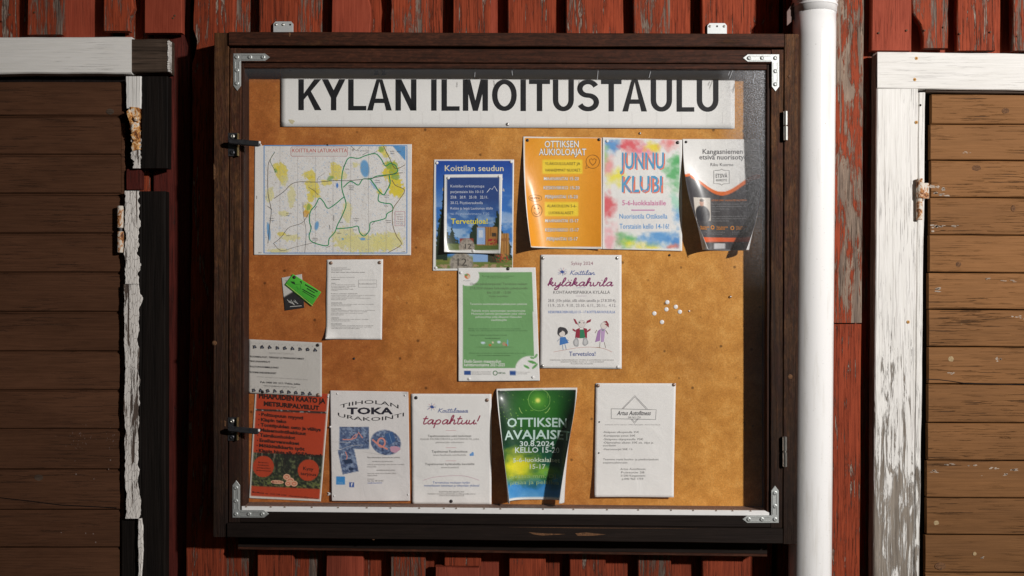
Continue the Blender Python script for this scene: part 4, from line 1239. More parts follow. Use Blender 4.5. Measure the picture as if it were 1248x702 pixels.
for cx in (459.0, 468.0):
    S.tri(np.array([(cx - 2.6, 86.3), (cx + 2.6, 86.3), (cx + 2.6, 91.8), (cx - 2.6, 91.8)]), [(0, 1, 2, 3)], BK)
for px in (388, 419, 452, 466, 484, 500, 515, 536, 556, 571, 586, 601, 640, 668, 690, 716, 742, 770, 800, 830, 861, 880):     # seams of the joined tape
    S.line([(px, 137 + (px % 5)), (px + 0.4, 152)], 0.3, (224, 222, 219))
S.ell(356, 148.5, 3.5, 2.5, (205, 196, 160), 0.4, wob=0.2)
S.done()
S.pin(618.5, 151.8, 'pin_steel', 0.0042)
S.pin(354, 87, 'pin_steel', 0.003)

# ------------------------------------------------------------------ ski-trail map
cr = (300, 160, 4.386)
def paint_map(X, Y, U, V):
    c = solid(X, (228, 226, 223))
    n = fbm(X / 26, Y / 26, 3)
    yel, pale, blue, grn = (226, 205, 60), (222, 214, 140), (110, 165, 212), (120, 165, 70)
    def blob(cx, cy, rx, ry, col, s=0.5, k=0.66, f=13):
        nonlocal c
        j = (fbm(X / f, Y / f, int(cx) % 97) - 0.5) * 1.1
        d = np.sqrt(((X - cx) / rx) ** 2 + ((Y - cy) / ry) ** 2) + j
        c = lay(c, np.clip((1 - d) / 0.12, 0, 1) * k, col)
    for b_ in ((190, 215, 34, 55, yel, .5, .7), (165, 190, 20, 22, yel), (205, 260, 22, 30, pale), (130, 340, 22, 45, pale), (245, 350, 22, 60, pale, .5, .6), (340, 232, 40, 26, yel), (352, 290, 34, 48, yel),
               (372, 330, 28, 30, yel), (345, 350, 20, 26, yel), (480, 215, 32, 48, yel), (430, 275, 36, 18, yel, .5, .6), (330, 410, 22, 34, yel), (322, 440, 16, 20, (214, 150, 50)), (335, 405, 12, 20, grn),
               (640, 600, 170, 55, pale, .5, .8), (760, 590, 90, 50, pale, .5, .8), (520, 560, 70, 45, pale, .5, .6), (540, 440, 26, 60, pale, .5, .6), (190, 550, 26, 14, yel), (240, 570, 50, 20, pale), (800, 300, 40, 56, yel, .3, .95),
               (822, 330, 20, 26, yel), (775, 215, 42, 60, yel, .3, .95), (790, 200, 24, 40, (150, 170, 50)), (765, 180, 16, 22, grn), (800, 245, 22, 18, grn), (730, 100, 22, 30, yel), (722, 96, 16, 18, grn), (450, 250, 18, 16, grn),
               (158, 210, 9, 12, grn), (715, 325, 16, 14, yel), (520, 240, 22, 26, pale), (585, 180, 20, 14, pale), (200, 440, 30, 14, pale), (750, 130, 18, 16, yel), (180, 640, 60, 14, pale, .5, .7)):
        blob(*b_)
    c = lay(c, ellm(X, Y, 635, 200, 24, 46, .25, -0.12), blue)
    c = lay(c, ellm(X, Y, 487, 290, 6, 14, .4), (60, 120, 200)); c = lay(c, ellm(X, Y, 378, 505, 11, 24, .4, 0.2), blue); c = lay(c, ellm(X, Y, 122, 535, 9, 48, .3, -0.1), blue)
    c = lay(c, ellm(X, Y, 624, 576, 15, 7, .4), blue); c = lay(c, ellm(X, Y, 517, 576, 6, 5, .5), blue); c = lay(c, ellm(X, Y, 680, 290, 30, 4, .5, 0.9), (150, 185, 215), )
    c = lay(c, np.clip((X - 785) / 2, 0, 1) * np.clip(((X - 775) * 1.15 + 72 - Y) / 3, 0, 1) * (X < 852) * (Y > 78), (92, 152, 205))
    line_n = np.abs(fbm(X / 30, Y / 42, 8, 3) * 9 % 1 - 0.5)                  # faint contour lines
    ins = ((X > 97) & (X < 860) & (Y > 77) & (Y < 651)) * 1.0
    c = lay(c, ins * (line_n < 0.05) * 0.35, (176, 160, 146))
    st2 = np.abs(fbm(X / 60, Y / 50, 21, 3) * 7 % 1 - 0.5)
    c = lay(c, ins * (st2 < 0.016) * 0.45, (120, 165, 215))
    c = lay(c, ins * (vnoise(X / 5, Y / 5, 63) > 0.975) * 0.4, (120, 112, 104))
    return c
S = Sheet('trail_map', 'large landscape ski-trail map KOITTILAN LATUKARTTA with yellow fields and green loops', 'map', [(310.8, 177.6), (502, 175.8), (501, 311), (309.8, 310.6)], cr, paint_map, step=0.9, wave=0.0012, seed=2)
for k in range(7):
    x = 182 + k * 94.5
    S.line([(x, 80), (x, 648)], 1.2, (165, 160, 158))
S.line([(97, 77), (860, 77), (860, 651), (97, 651)], 5, (96, 150, 205), closed=True)
S.line([(97, 651), (97, 77)], 5, (96, 150, 205))
S.poly([(246, 84), (538, 84), (543, 90), (543, 127), (538, 134), (246, 134), (240, 128), (240, 90)], (220, 216, 212))
S.line([(246, 84), (538, 84), (543, 90), (543, 127), (538, 134), (246, 134), (240, 128), (240, 90), (246, 84)], 2.4, (190, 120, 120))
S.t('KOITTILAN LATUKARTTA', 248, 540, 113, 20, (190, 50, 30), 0.012)
S.t('Koittilan seudun ladut ja polut 2024', 320, 430, 123, 5, (90, 90, 150))
G = (30, 146, 92)
S.line([(525, 350), (512, 300), (514, 230), (530, 175), (552, 142), (600, 145), (640, 130), (690, 120), (720, 145), (745, 185), (772, 172), (800, 185), (810, 215), (780, 232)], 5.2, G, smooth=5)
S.line([(520, 300), (560, 268), (600, 288), (625, 256), (665, 256), (700, 240), (770, 232), (800, 228)], 5.2, G, smooth=5)
S.line([(665, 256), (690, 290), (712, 322), (735, 340), (752, 318), (770, 280), (765, 235)], 6, G, smooth=5)
S.line([(712, 330), (708, 372), (745, 385), (775, 390), (785, 420), (755, 440), (745, 465), (705, 478), (665, 490), (660, 530), (632, 560), (608, 540), (598, 508), (560, 515), (480, 522)], 5.2, G, smooth=5)
S.line([(525, 350), (495, 375), (470, 395), (438, 412), (415, 378), (392, 358), (372, 395), (345, 430), (340, 480), (348, 520), (338, 560), (352, 590), (410, 610), (440, 608), (445, 575), (475, 540), (490, 500), (515, 450), (535, 395), (525, 350)], 5.2, G, smooth=5)
DK = (90, 80, 70)
S.line([(150, 360), (200, 325), (262, 274), (380, 272), (470, 264), (560, 264), (700, 246), (800, 226), (838, 222)], 3, DK, smooth=4)
S.line([(118, 600), (128, 500), (135, 420), (118, 330), (118, 200), (125, 160), (155, 110)], 3, DK, smooth=4)
S.line([(155, 110), (130, 155), (150, 200), (160, 220)], 2.4, (80, 110, 70), smooth=4)
S.line([(735, 80), (770, 150), (800, 200), (850, 180)], 3, DK, smooth=4)
S.line([(780, 260), (800, 290), (848, 315), (820, 365), (785, 420), (785, 500), (805, 560), (830, 606), (760, 648)], 3.5, (130, 110, 80), smooth=4)
S.line([(148, 600), (190, 565), (230, 515), (300, 490), (335, 440)], 2.5, DK, smooth=4)
S.line([(148, 600), (190, 638), (260, 620), (375, 592)], 2, DK, smooth=4)
S.line([(305, 380), (308, 450), (322, 540), (315, 650)], 2, DK, smooth=4)
S.line([(335, 300), (365, 318), (385, 340)], 2.2, DK, smooth=3)
S.line([(380, 275), (385, 250), (420, 225)], 1.5, DK, smooth=3)
S.line([(560, 80), (590, 105), (620, 78)], 2, DK)
S.ring(572, 100, 5, 5, 2, DK, 8)
for (x0, x1, y) in ((597, 660, 108), (125, 152, 468), (125, 152, 480), (215, 245, 443), (215, 232, 453), (572, 605, 470), (578, 602, 481), (548, 578, 295), (552, 578, 305), (550, 575, 315), (690, 715, 265), (692, 716, 277),
                    (738, 765, 345), (740, 762, 355), (740, 760, 402), (748, 775, 480), (752, 775, 490), (438, 455, 378), (500, 520, 490), (488, 510, 548), (358, 384, 575), (356, 384, 584), (770, 792, 110), (772, 792, 122), (806, 828, 112), (215, 238, 560), (532, 550, 206), (572, 592, 530)):
    S.t(random.choice(['Latu 5 km', 'Kylätalo', 'Pieni lampi', 'Lahnajärvi', 'Hiihtomaja']), x0, x1, y, 6.5, (110, 108, 110))
for (x0, y0, x1, y1) in ((520, 190, 535, 172), (622, 128, 650, 112), (675, 120, 700, 108), (726, 178, 742, 170), (365, 420, 380, 400), (470, 480, 470, 450), (445, 500, 450, 525), (350, 520, 350, 505), (675, 500, 690, 480), (430, 622, 450, 614), (115, 400, 140, 418), (630, 552, 650, 545), (508, 470, 516, 452)):
    S.line([(x0, y0), (x1, y1)], 2.2, (60, 60, 60))
S.line([(797, 430), (850, 430), (850, 505), (797, 505)], 2, (190, 120, 140), closed=True)
S.line([(797, 505), (797, 430)], 2, (190, 120, 140))
S.para(806, 840, (447, 460, 473, 486, 498), 6, (170, 120, 140), ['LATU 3', '5,0 km', '7,5 km', '10 km', '15 km'])
S.t('2024', 66, 84, 652, 6, DK); S.t('1:25000', 832, 850, 646, 5, DK)
S.line([(58, 345), (58, 362)], 2.5, DK)
S.done()
S.pin(80, 74, 'pin_white', 0.0022)
S.pin(436, 73, 'pin_black', 0.0022)

# ------------------------------------------------------------------ blue event poster and the page pinned over it
cr = (520, 180, 4.383)
def scene_paint(X, Y, U, V, k=1.0, oy=0.0, border=0.016):
    c = solid(X, (40, 90, 175))
    c = lay(c, V * 1.6, (60, 125, 200)); c = lay(c, np.clip(1 - V * 4, 0, 1) * 0.6, (20, 60, 150))
    cl = fbm(X / 60, Y / 30, 5); c = lay(c, np.clip((cl - 0.42) * 5, 0, 1) * np.clip((V - 0.25) * 3, 0, 1) * 0.8, (190, 205, 225))
    c = lay(c, np.clip((V - 0.86) * 30, 0, 1), (120, 130, 60)); c = lay(c, np.clip((V - 0.9) * 20, 0, 1) * np.clip((fbm(X / 8, Y / 5, 2) - 0.4) * 4, 0, 1), (150, 120, 80))
    return c
def paint_blue(X, Y, U, V):
    c = scene_paint(X, Y, U, V)
    j = (fbm(X / 9, Y / 9, 4) - 0.5)
    for (cx, top, w) in ((68, 380, 38), (90, 250, 20), (52, 480, 40), (385, 330, 30), (440, 480, 20)):
        m = ((Y > top) & (np.abs(X - cx) < (Y - top) * 0.16 + j * 26 - 1) & (np.abs(X - cx) < w) & (Y < 600))
        c = lay(c, m * 1.0, (28, 48, 34))
    c = lay(c, rectm(X, Y, 395, 458, 440, 600), (178, 128, 66)); c = lay(c, rectm(X, Y, 395, 458, 440, 600) * (np.abs((X % 12) - 6) < 1.2), (130, 85, 40))
    c = lay(c, ellm(X, Y, 415, 492, 18, 9, .3), (150, 100, 50))
    c = lay(c, rectm(X, Y, 246, 570, 326, 614), (140, 175, 220))
    c = lay(c, rectm(X, Y, 326, 560, 395, 620), (60, 60, 40))
    c = lay(c, ellm(X, Y, 400, 590, 44, 24, .3) * (fbm(X / 6, Y / 6, 9) > 0.52), (170, 50, 50)); c = lay(c, ellm(X, Y, 400, 590, 44, 24, .3) * (fbm(X / 6, Y / 6, 29) > 0.55), (70, 100, 50))
    c = lay(c, (Y > 612) * 1.0, (110, 125, 60)); c = lay(c, (Y > 625) * (fbm(X / 20, Y / 8, 3) > 0.5) * 0.8, (185, 150, 125))
    st = ellm(X, Y, 185, 620, 62, 62, .15)
    c = lay(c, st, (168, 160, 148)); c = lay(c, st * (fbm(X / 10, Y / 10, 7) > 0.55) * 0.5, (110, 105, 98))
    e = 7
    w = 1 - rectm(X, Y, 50, 70, 458, 645, 3)
    return lay(c, w, (235, 234, 231))
S = Sheet('event_poster', 'blue sky poster headed Koittilan seudun, partly covered by a smaller page', 'poster', [(529, 194.5), (626.5, 194.5), (625, 329.5), (527.5, 330)], cr, paint_blue, mat='glossy', lift=0.0012, wave=0.001, seed=3)
S.t('Koittilan seudun', 97, 411, 125, 30, (228, 222, 190), 0.012)
S.t('V', 392, 408, 185, 20, (228, 222, 190), 0.01); S.t('la', 400, 416, 233, 20, (228, 222, 190), 0.01); S.t('k', 86, 96, 232, 18, (220, 200, 120), 0.01)
S.t('12', 165, 215, 630, 38, (85, 80, 74), 0.015)
S.done()
S.pin(55, 82, 'pin_white', 0.0040); S.pin(452, 76, 'pin_white', 0.0040); S.pin(50, 642, 'pin_white', 0.0040)
def paint_inner(X, Y, U, V):
    c = solid(X, (42, 70, 130)); c = lay(c, (V - 0.3) * 2.2, (70, 130, 195))
    cl = fbm(X / 50, Y / 26, 15); c = lay(c, np.clip((cl - 0.45) * 5, 0, 1) * np.clip((V - 0.35) * 4, 0, 1) * 0.7, (180, 200, 220))
    j = (fbm(X / 8, Y / 8, 4) - 0.5)
    for (cx, top, w) in ((136, 408, 30), (112, 440, 20), (165, 470, 30), (248, 400, 20), (380, 330, 26), (262, 365, 12)):
        m = ((Y > top) & (np.abs(X - cx) < (Y - top) * 0.24 + j * 20 - 1) & (np.abs(X - cx) < w) & (Y < 545))
        c = lay(c, m * 1.0, (30, 50, 34))
    c = lay(c, rectm(X, Y, 178, 486, 250, 520), (150, 55, 40)); c = lay(c, (Y > 515) * 1.0, (95, 110, 55))
    c = lay(c, rectm(X, Y, 268, 424, 378, 522), (176, 124, 66)); c = lay(c, rectm(X, Y, 268, 424, 378, 522) * (np.abs((X % 14) - 7) < 1.4), (128, 84, 42))
    c = lay(c, rectm(X, Y, 270, 426, 312, 518), (150, 180, 222)); c = lay(c, rectm(X, Y, 278, 440, 302, 480), (205, 215, 228)); c = lay(c, rectm(X, Y, 348, 455, 372, 476), (70, 60, 50))
    c = lay(c, ellm(X, Y, 352, 502, 26, 16, .3) * (fbm(X / 5, Y / 5, 9) > 0.5), (165, 45, 50)); c = lay(c, ellm(X, Y, 215, 530, 42, 44, .15), (170, 160, 148))
    c = lay(c, ellm(X, Y, 215, 530, 42, 44, .15) * (fbm(X / 8, Y / 8, 7) > 0.55) * 0.5, (112, 105, 98))
    w = 1 - rectm(X, Y, 108, 160, 388, 548, 3)
    return lay(c, w, (235, 234, 231))
S = Sheet('notice_page', 'small blue page ending Tervetuloa! pinned over the middle of the Koittilan seudun poster', 'poster', [(541.5, 213), (612.3, 212.5), (610.5, 309.5), (541, 307.5)], cr, paint_inner, mat='glossy', lift=0.004, wave=0.001, seed=4, bot=0.004, curl=dict(l=0.55, r=0.5, p=1.5, q=2, v0=0.1))
WB = (214, 220, 232)
S.t('Koittilan virkistystupa', 128, 308, 213, 14, WB, 0.01); S.t('perjantaisin klo 10-13', 128, 303, 243, 14, WB, 0.01)
S.t('23.8.   20.9.   25.10.   22.11.', 128, 328, 272, 14, WB, 0.025); S.t('20.12. Pöytävarauksella', 128, 300, 302, 14, WB, 0.01)
S.t('Keitto ja leipä Lauttonen tilalla', 128, 354, 331, 13, WB, 0.01); S.t('tai Pöytäkahvimenu 7,50', 128, 334, 360, 13, (170, 190, 220), 0.01)
S.t('Tervetuloa!', 130, 326, 407, 27, (226, 212, 50), 0.025)
S.line([(322, 240), (340, 218), (350, 224), (362, 206), (378, 234)], 3, WB)
S.t('12', 205, 240, 540, 26, (85, 80, 74), 0.02)
S.done()
S.pin(116, 163, 'pin_white', 0.0040); S.pin(388, 155, 'pin_white', 0.0034); S.pin(250, 552, 'pin_white', 0.0040)

# ------------------------------------------------------------------ opening hours poster
cr = (630, 155, 4.386)
def paint_orange(X, Y, U, V):
    c = solid(X, (240, 165, 44)); c = lay(c, np.clip(np.abs(U - 0.45) * 1.4 - 0.2, 0, 1), (226, 138, 24)); c = lay(c, np.clip(1 - np.abs(U - 0.5) * 3, 0, 1) * 0.35, (248, 190, 80))
    for r in ((136, 174, 350, 250), (148, 400, 328, 476)): c = lay(c, rectm(X, Y, *r, 8), (246, 214, 60))
    return lay(c, 1 - rectm(X, Y, 42, 58, 450, 640, 3), (235, 234, 231))
S = Sheet('hours_poster', 'orange poster of opening hours headed OTTIKSEN AUKIOLOAJAT, curling at its left edge', 'poster', [(637.5, 166.5), (733.2, 168), (733.5, 303.8), (638.5, 302)], cr, paint_orange, mat='glossy', curl=dict(l=1.45, r=0.25, p=1.3, q=2.2), seed=5, bot=0.002)
WH = (240, 240, 236)
for s, x0, x1, y in (('OTTIKSEN', 148, 330, 108), ('AUKIOLOAJAT', 117, 370, 150)):
    S.t(s, x0, x1, y, 34, WH, 0.03, outline=((30, 24, 20), 0.075))
S.t('YLÄKOULULAISET JA', 150, 338, 203, 15, (70, 50, 30), 0.01); S.t('VANHEMMAT NUORET:', 150, 342, 238, 15, (70, 50, 30), 0.01)
S.t('ALAKOULUN 5-6-', 160, 318, 429, 15, (70, 50, 30), 0.01); S.t('LUOKKALAISET:', 170, 305, 466, 15, (70, 50, 30), 0.01)
for s, x0, x1, y in (('MAANANTAI 15-20', 144, 330, 284), ('KESKIVIIKKO 15-20', 142, 334, 333), ('PERJANTAI 15-20', 150, 325, 381), ('MAANANTAI 15-17', 150, 328, 509), ('KESKIVIIKKO 15-17', 150, 330, 558), ('PERJANTAI 15-17', 158, 324, 606)):
    S.t(s, x0, x1, y, 17, WH, 0.02, outline=((30, 24, 20), 0.085))
BN = (90, 55, 20)
S.ring(405, 185, 36, 36, 2.2, BN); S.line([(372, 205), (366, 222), (385, 216)], 2.2, BN)
S.line([(405, 205), (390, 188), (388, 174), (398, 168), (405, 177), (412, 168), (424, 174), (420, 190), (405, 205)], 2.5, BN)
S.ring(103, 447, 31, 33, 2.2, BN); S.ell(93, 436, 3, 4, BN); S.ell(112, 436, 3, 4, BN); S.line([(85, 455), (95, 466), (110, 467), (122, 454)], 2.5, BN, smooth=3)
S.ring(95, 381, 38, 17, 1.8, BN); S.t('HEIPPA', 66, 122, 387, 11, BN, 0.01)
S.done()
S.pin(56, 71, 'pin_black', 0.0040); S.pin(438, 67, 'pin_black', 0.0040)

# ------------------------------------------------------------------ watercolour club poster
def paint_junnu(X, Y, U, V):
    c = solid(X, (235, 234, 231))
    for (cx, cy, rx, ry, col, sd) in ((500, 95, 60, 50, (70, 140, 210), 1), (600, 95, 90, 50, (226, 70, 80), 2), (690, 130, 60, 50, (240, 120, 150), 3), (725, 110, 50, 40, (242, 222, 40), 4), (820, 90, 70, 50, (232, 110, 110), 5),
                               (850, 250, 70, 90, (70, 170, 90), 6), (520, 265, 65, 55, (240, 228, 50), 7), (485, 200, 40, 60, (238, 150, 150), 8), (485, 430, 50, 90, (220, 70, 80), 9), (855, 180, 40, 30, (70, 170, 90), 10), (500, 600, 70, 90, (240, 165, 175), 11),
                               (580, 600, 60, 60, (80, 175, 90), 12), (600, 620, 40, 30, (240, 228, 50), 13), (700, 640, 80, 36, (240, 225, 60), 14), (760, 590, 130, 60, (70, 145, 215), 15), (860, 480, 50, 60, (70, 145, 215), 16), (850, 400, 60, 60, (160, 215, 190), 17), (470, 150, 30, 60, (160, 205, 120), 18), (850, 610, 50, 40, (60, 130, 205), 19), (830, 640, 40, 20, (226, 110, 90), 20)):
        j = (fbm(X / 26, Y / 26, sd * 7) - 0.5) * 1.3
        d = np.sqrt(((X - cx) / rx) ** 2 + ((Y - cy) / ry) ** 2) + j
        c = lay(c, np.clip((1.12 - d) / 0.95, 0, 1) ** 1.2 * 0.8, col)
    c = lay(c, rectm(X, Y, 540, 375, 825, 560, 10), (232, 230, 228))
    return lay(c, 1 - rectm(X, Y, 468, 66, 868, 650, 3), (235, 234, 231))
S = Sheet('club_poster', 'white poster splashed with rainbow watercolour reading JUNNU KLUBI', 'poster', [(734.2, 167.5), (831, 170.5), (831, 306), (733.8, 303.6)], cr, paint_junnu, mat='glossy', seed=6, lift=0.002)
BL = (84, 160, 205)
S.t('JUNNU', 550, 785, 222, 84, BL, 0.028, shadow=((236, 130, 100), 6, 5)); S.t('KLUBI', 560, 775, 347, 84, BL, 0.028, shadow=((236, 130, 100), 6, 5))
S.t('5-6-luokkalaisille', 562, 795, 418, 26, (206, 110, 160), 0.02); S.line([(610, 444), (735, 444)], 6, (200, 130, 180))
S.t('Nuorisotila Ottiksella', 547, 803, 489, 25, (96, 158, 214), 0.018); S.t('Torstaisin kello 14-16!', 547, 812, 543, 26, (96, 158, 214), 0.018)
S.done()
S.pin(482, 75, 'pin_white', 0.0040); S.pin(858, 83, 'pin_black', 0.0044)

# ------------------------------------------------------------------ black and white curling poster
cr = (820, 160, 4.383)
def paint_kang(X, Y, U, V):
    c = solid(X, (235, 234, 231))
    cx = (X - 260) / 200.0
    edge = 322 - 92 * np.sin(np.clip(np.abs(cx), 0, 1) * np.pi / 2) ** 2
    edge = np.where(X < 90, 225 + (90 - X) * 0.2, edge)
    c = lay(c, np.clip((Y - edge) / 3, 0, 1), (222, 104, 30)); c = lay(c, np.clip((Y - edge - 20 - 6 * cx) / 3, 0, 1), (52, 50, 54))
    c = lay(c, np.clip((Y - edge - 20) / 3, 0, 1) * np.clip((fbm(X / 40, Y / 80, 3) - 0.5) * 2, 0, 0.25), (110, 110, 115))
    c = lay(c, rectm(X, Y, 98, 356, 200, 478), (200, 192, 182)); c = lay(c, rectm(X, Y, 98, 356, 200, 478) * ellm(X, Y, 148, 450, 48, 52, .1), (42, 42, 48)); c = lay(c, ellm(X, Y, 150, 384, 13, 18, .2), (176, 130, 108))
    c = lay(c, ellm(X, Y, 150, 370, 13, 8, .2), (60, 45, 35))
    c = lay(c, rectm(X, Y, 100, 568, 440, 592), (216, 90, 36)); c = lay(c, rectm(X, Y, 218, 600, 278, 628), (196, 196, 198))
    return lay(c, np.clip((Y - 634) / 3, 0, 1), (235, 234, 231))
S = Sheet('curling_poster', 'white and charcoal poster with an orange wave, its lower edges rolled forward', 'poster', [(831.5, 169.5), (926, 170), (926, 306), (835, 304.5)], cr, paint_kang, mat='glossy', curl=dict(l=2.75, r=2.7, p=1.7, q=2.1), seed=7, lift=0.002, wave=0.0008)
GR = (86, 84, 88)
S.t('Kangasniemen', 158, 372, 121, 25.2, GR, 0.022); S.t('etsivä nuorisotyö', 140, 398, 151, 25.2, GR, 0.022); S.t('Riku Kuorne', 200, 322, 187, 17, GR, 0.02)
for q in ([(222, 210), (252, 208), (260, 202), (268, 208), (300, 210), (300, 280), (268, 282), (260, 289), (252, 282), (218, 280), (218, 210)],):
    S.line(q, 2.6, GR)
S.t('ETSIVÄ', 228, 290, 248, 20, GR, 0.03); S.t('NUORISOTYÖ', 230, 288, 268, 12, GR, 0.02)
S.t('LÖYDÄ OMAT VAHVUUTESI NUORENA', 206, 392, 374, 9, (214, 120, 40), 0.012)
wl = ['Etsivä nuorisotyö tukee ja auttaa nuoria', 'joka päivä maanantaista perjantaihin sekä', 'kulkee rinnalla kaikissa elämän asioissa', 'ja etsii ratkaisut yhdessä nuoren kanssa']
S.para(206, 390, (392, 405, 418, 431), 7, (150, 150, 152), wl, 0, (385, 390, 300, 250)); S.para(206, 390, (458, 470, 482), 7, (150, 150, 152), wl, 0, (390, 385, 300))
for x in (132, 232, 336):
    S.t('Ota yhteyttä', x, x + 60, 516, 9, (222, 140, 40), 0.02); S.t('puhelimitse', x, x + 46, 526, 9, (222, 140, 40), 0.02)
    S.para(x - 22, x + 60, (542, 552), 6, (140, 140, 142), wl[1:3], 0, (x + 44, x + 30))
S.ring(210, 514, 8, 9, 4, (222, 140, 40)); S.ring(316, 517, 8, 9, 4, (222, 140, 40))
S.done()
S.pin(70, 58, 'pin_black', 0.0034); S.pin(395, 56, 'pin_steel', 0.003)

# ------------------------------------------------------------------ two business cards under one pin
cr = (330, 305, 5.853)
def paint_card(X, Y, U, V):
    c = solid(X, (196, 194, 188)); return lay(c, np.clip((V - 0.45 + 0.25 * (U - 0.5)) * 20, 0, 1), (34, 33, 35))
S = Sheet('business_card', 'black and white business card standing upright behind a green one', 'business card', [(343.3, 338.5), (368, 334), (371, 375), (347.3, 378.5)], cr, paint_card, step=0.8, wave=0.0004, seed=8)
S.t('TAIDE', 105, 160, 228, 14, (60, 60, 60), 0.02, slope=-0.1)
for k in range(8): S.line([(118 + k * 9, 352 + (k * 37 % 22)), (140 + k * 8, 372 + (k * 53 % 24))], 3, (200, 200, 196))
S.line([(138, 402), (222, 396)], 4, (196, 194, 190))
S.done()
def paint_gcard(X, Y, U, V):
    c = solid(X, (84, 186, 60)); return lay(c, np.clip(V * 1.3 - 0.3, 0, 1) * 0.6, (50, 146, 42))
S = Sheet('business_card', 'bright green business card pinned slantwise over a black and white card', 'business card', [(357.3, 333.8), (391.8, 356), (380.2, 373), (347.4, 346.8)], cr, paint_gcard, step=0.8, lift=0.0035, wave=0.0004, mat='glossy', seed=9)
S.line([(103, 243), (295, 397)], 4, (190, 200, 110))
DG = (20, 60, 22)
for (x0, y0, x1, y1, w) in ((250, 245, 340, 296, 9), (262, 272, 318, 304, 7), (228, 278, 322, 330, 7), (228, 292, 310, 340, 5), (190, 318, 268, 366, 4)):
    S.line([(x0, y0), (x1, y1)], w, DG)
S.poly([(142, 222), (172, 224), (178, 246), (152, 236)], DG); S.poly([(212, 222), (226, 218), (228, 244)], DG); S.line([(180, 245), (215, 240), (218, 275), (195, 278), (185, 258)], 2, DG)
S.done()
S.pin(174, 193, 'pin_black', 0.0042)

# ------------------------------------------------------------------ small typed page
S = Sheet('typed_page', 'small white typed page below the trail map, one lower corner folded', 'notice', [(398.5, 316.5), (467, 316), (465.6, 413.8), (397.4, 413)], cr, None, step=2.5, dog=[(0, 1, 16, 0.010)], seed=10, wave=0.002)
TX = (128, 124, 122); TB = (90, 86, 86)
rows = [(128, 545, 0), (138, 570, 0), (149, 510, 0), (160, 672, 1), (196, 600, 0), (211, 495, 1), (238, 462, 1), (249, 600, 0), (260, 605, 0), (270, 560, 0), (281, 590, 0), (290, 480, 0), (313, 620, 1), (325, 748, 0), (335, 640, 0), (345, 715, 0), (355, 540, 0),
        (378, 510, 1), (388, 736, 0), (398, 575, 0), (421, 505, 1), (431, 745, 0), (441, 690, 0), (452, 660, 0), (463, 522, 0), (485, 488, 1), (495, 698, 0), (506, 570, 0), (528, 508, 1), (540, 735, 0), (550, 720, 0), (560, 636, 0)]
wl2 = ['Kokous pidetään kylätalolla', 'asiat käsitellään järjestyksessä ja pöytäkirja', 'valitaan puheenjohtaja sekä sihteeri vuodelle', 'muut esille tulevat asiat ja kokouksen päätös']
for i, (y, xe, b_) in enumerate(rows): S.t(wl2[i % 4], 433, xe, y, 6.5, TB if b_ else TX, 0.02 if b_ else 0)
S.line([(627, 212), (757, 212), (757, 264), (627, 264)], 1.6, (120, 118, 118), closed=True); S.line([(627, 264), (627, 212)], 1.6, (120, 118, 118))
S.t('Koulutustilaisuus 3.9.', 632, 752, 243, 8, TB, 0.01)
S.done()
S.pin(430, 91, 'pin_brown', 0.0046); S.pin(776, 88, 'pin_brown', 0.0046)

# ------------------------------------------------------------------ green notice
cr = (550, 315, 4.383)
def paint_green(X, Y, U, V):
    c = solid(X, (235, 234, 231)); g = rectm(X, Y, 62, 73, 442, 585, 3)
    g = g * (1 - ellm(X, Y, 90, 95, 60, 52, .06)) * (1 - rectm(X, Y, 60, 70, 100, 140, 6)) * (1 - ellm(X, Y, 420, 590, 78, 70, .06) * (Y > 500))
    g = g * (X < 432 + (Y - 73) * 0.02)
    c = lay(c, g, (122, 170, 112)); c = lay(c, g * 0.25 * np.clip(V * 1.2, 0, 1), (100, 160, 96))
    c = lay(c, ellm(X, Y, 86, 95, 15, 14, .2), (212, 120, 70)); c = lay(c, ellm(X, Y, 92, 98, 8, 9, .3), (226, 200, 170)); c = lay(c, ellm(X, Y, 80, 88, 8, 5, .3), (90, 150, 80))
    for (cx, cy, rx, ry, col) in ((170, 450, 12, 6, (205, 225, 235)), (208, 462, 7, 6, (206, 110, 50)), (222, 448, 6, 6, (220, 210, 180)), (255, 446, 10, 6, (205, 225, 235)), (282, 456, 9, 10, (180, 150, 120)), (301, 450, 4, 16, (120, 180, 220)), (294, 462, 4, 6, (200, 90, 60))): c = lay(c, ellm(X, Y, cx, cy, rx, ry, .4), col)
    c = lay(c, ellm(X, Y, 232, 473, 90, 4, .5) * 0.7, (90, 130, 80))
    for r in ((70, 600, 104, 622), (312, 600, 346, 622)): c = lay(c, rectm(X, Y, *r, 2), (48, 84, 150))
    for (cx, cy, rx, ry, a) in ((432, 553, 24, 7, 0.3), (402, 578, 17, 6, 0.5), (446, 575, 20, 6, 2.4), (452, 520, 14, 5, 2.2), (432, 530, 12, 5, 0.2)): c = lay(c, ellm(X, Y, cx, cy, rx, ry, .3, a), (94, 160, 84))
    return c
S = Sheet('village_notice', 'green leaf-cornered notice on white paper pinned in the middle of the board', 'notice', [(558.5, 326.6), (652.6, 326), (657.8, 463.8), (558.8, 464.3)], cr, paint_green, lift=0.0035, dog=[(1, 0.42, 26, 0.004)], seed=11, wave=0.002)
LG = (84, 118, 78); LW = (226, 232, 222)
S.t('Kangasniemen seudun', 165, 335, 97, 7, LG); S.t('kylätoimijat', 195, 310, 106, 7, LG)
S.t('Oletko palvelutarpeessa? Tervetuloa mukaan', 100, 405, 142, 13, (96, 104, 84), 0.006); S.t('27.8.2024 tiistaina kirkonkylän palvelutuvalle', 100, 408, 165, 13, (96, 104, 84), 0.006); S.t('klo 13.00 - 15.00', 192, 318, 188, 13, (96, 104, 84), 0.006); S.t('Kahvi tarjoillaan', 205, 305, 206, 9, (96, 104, 84))
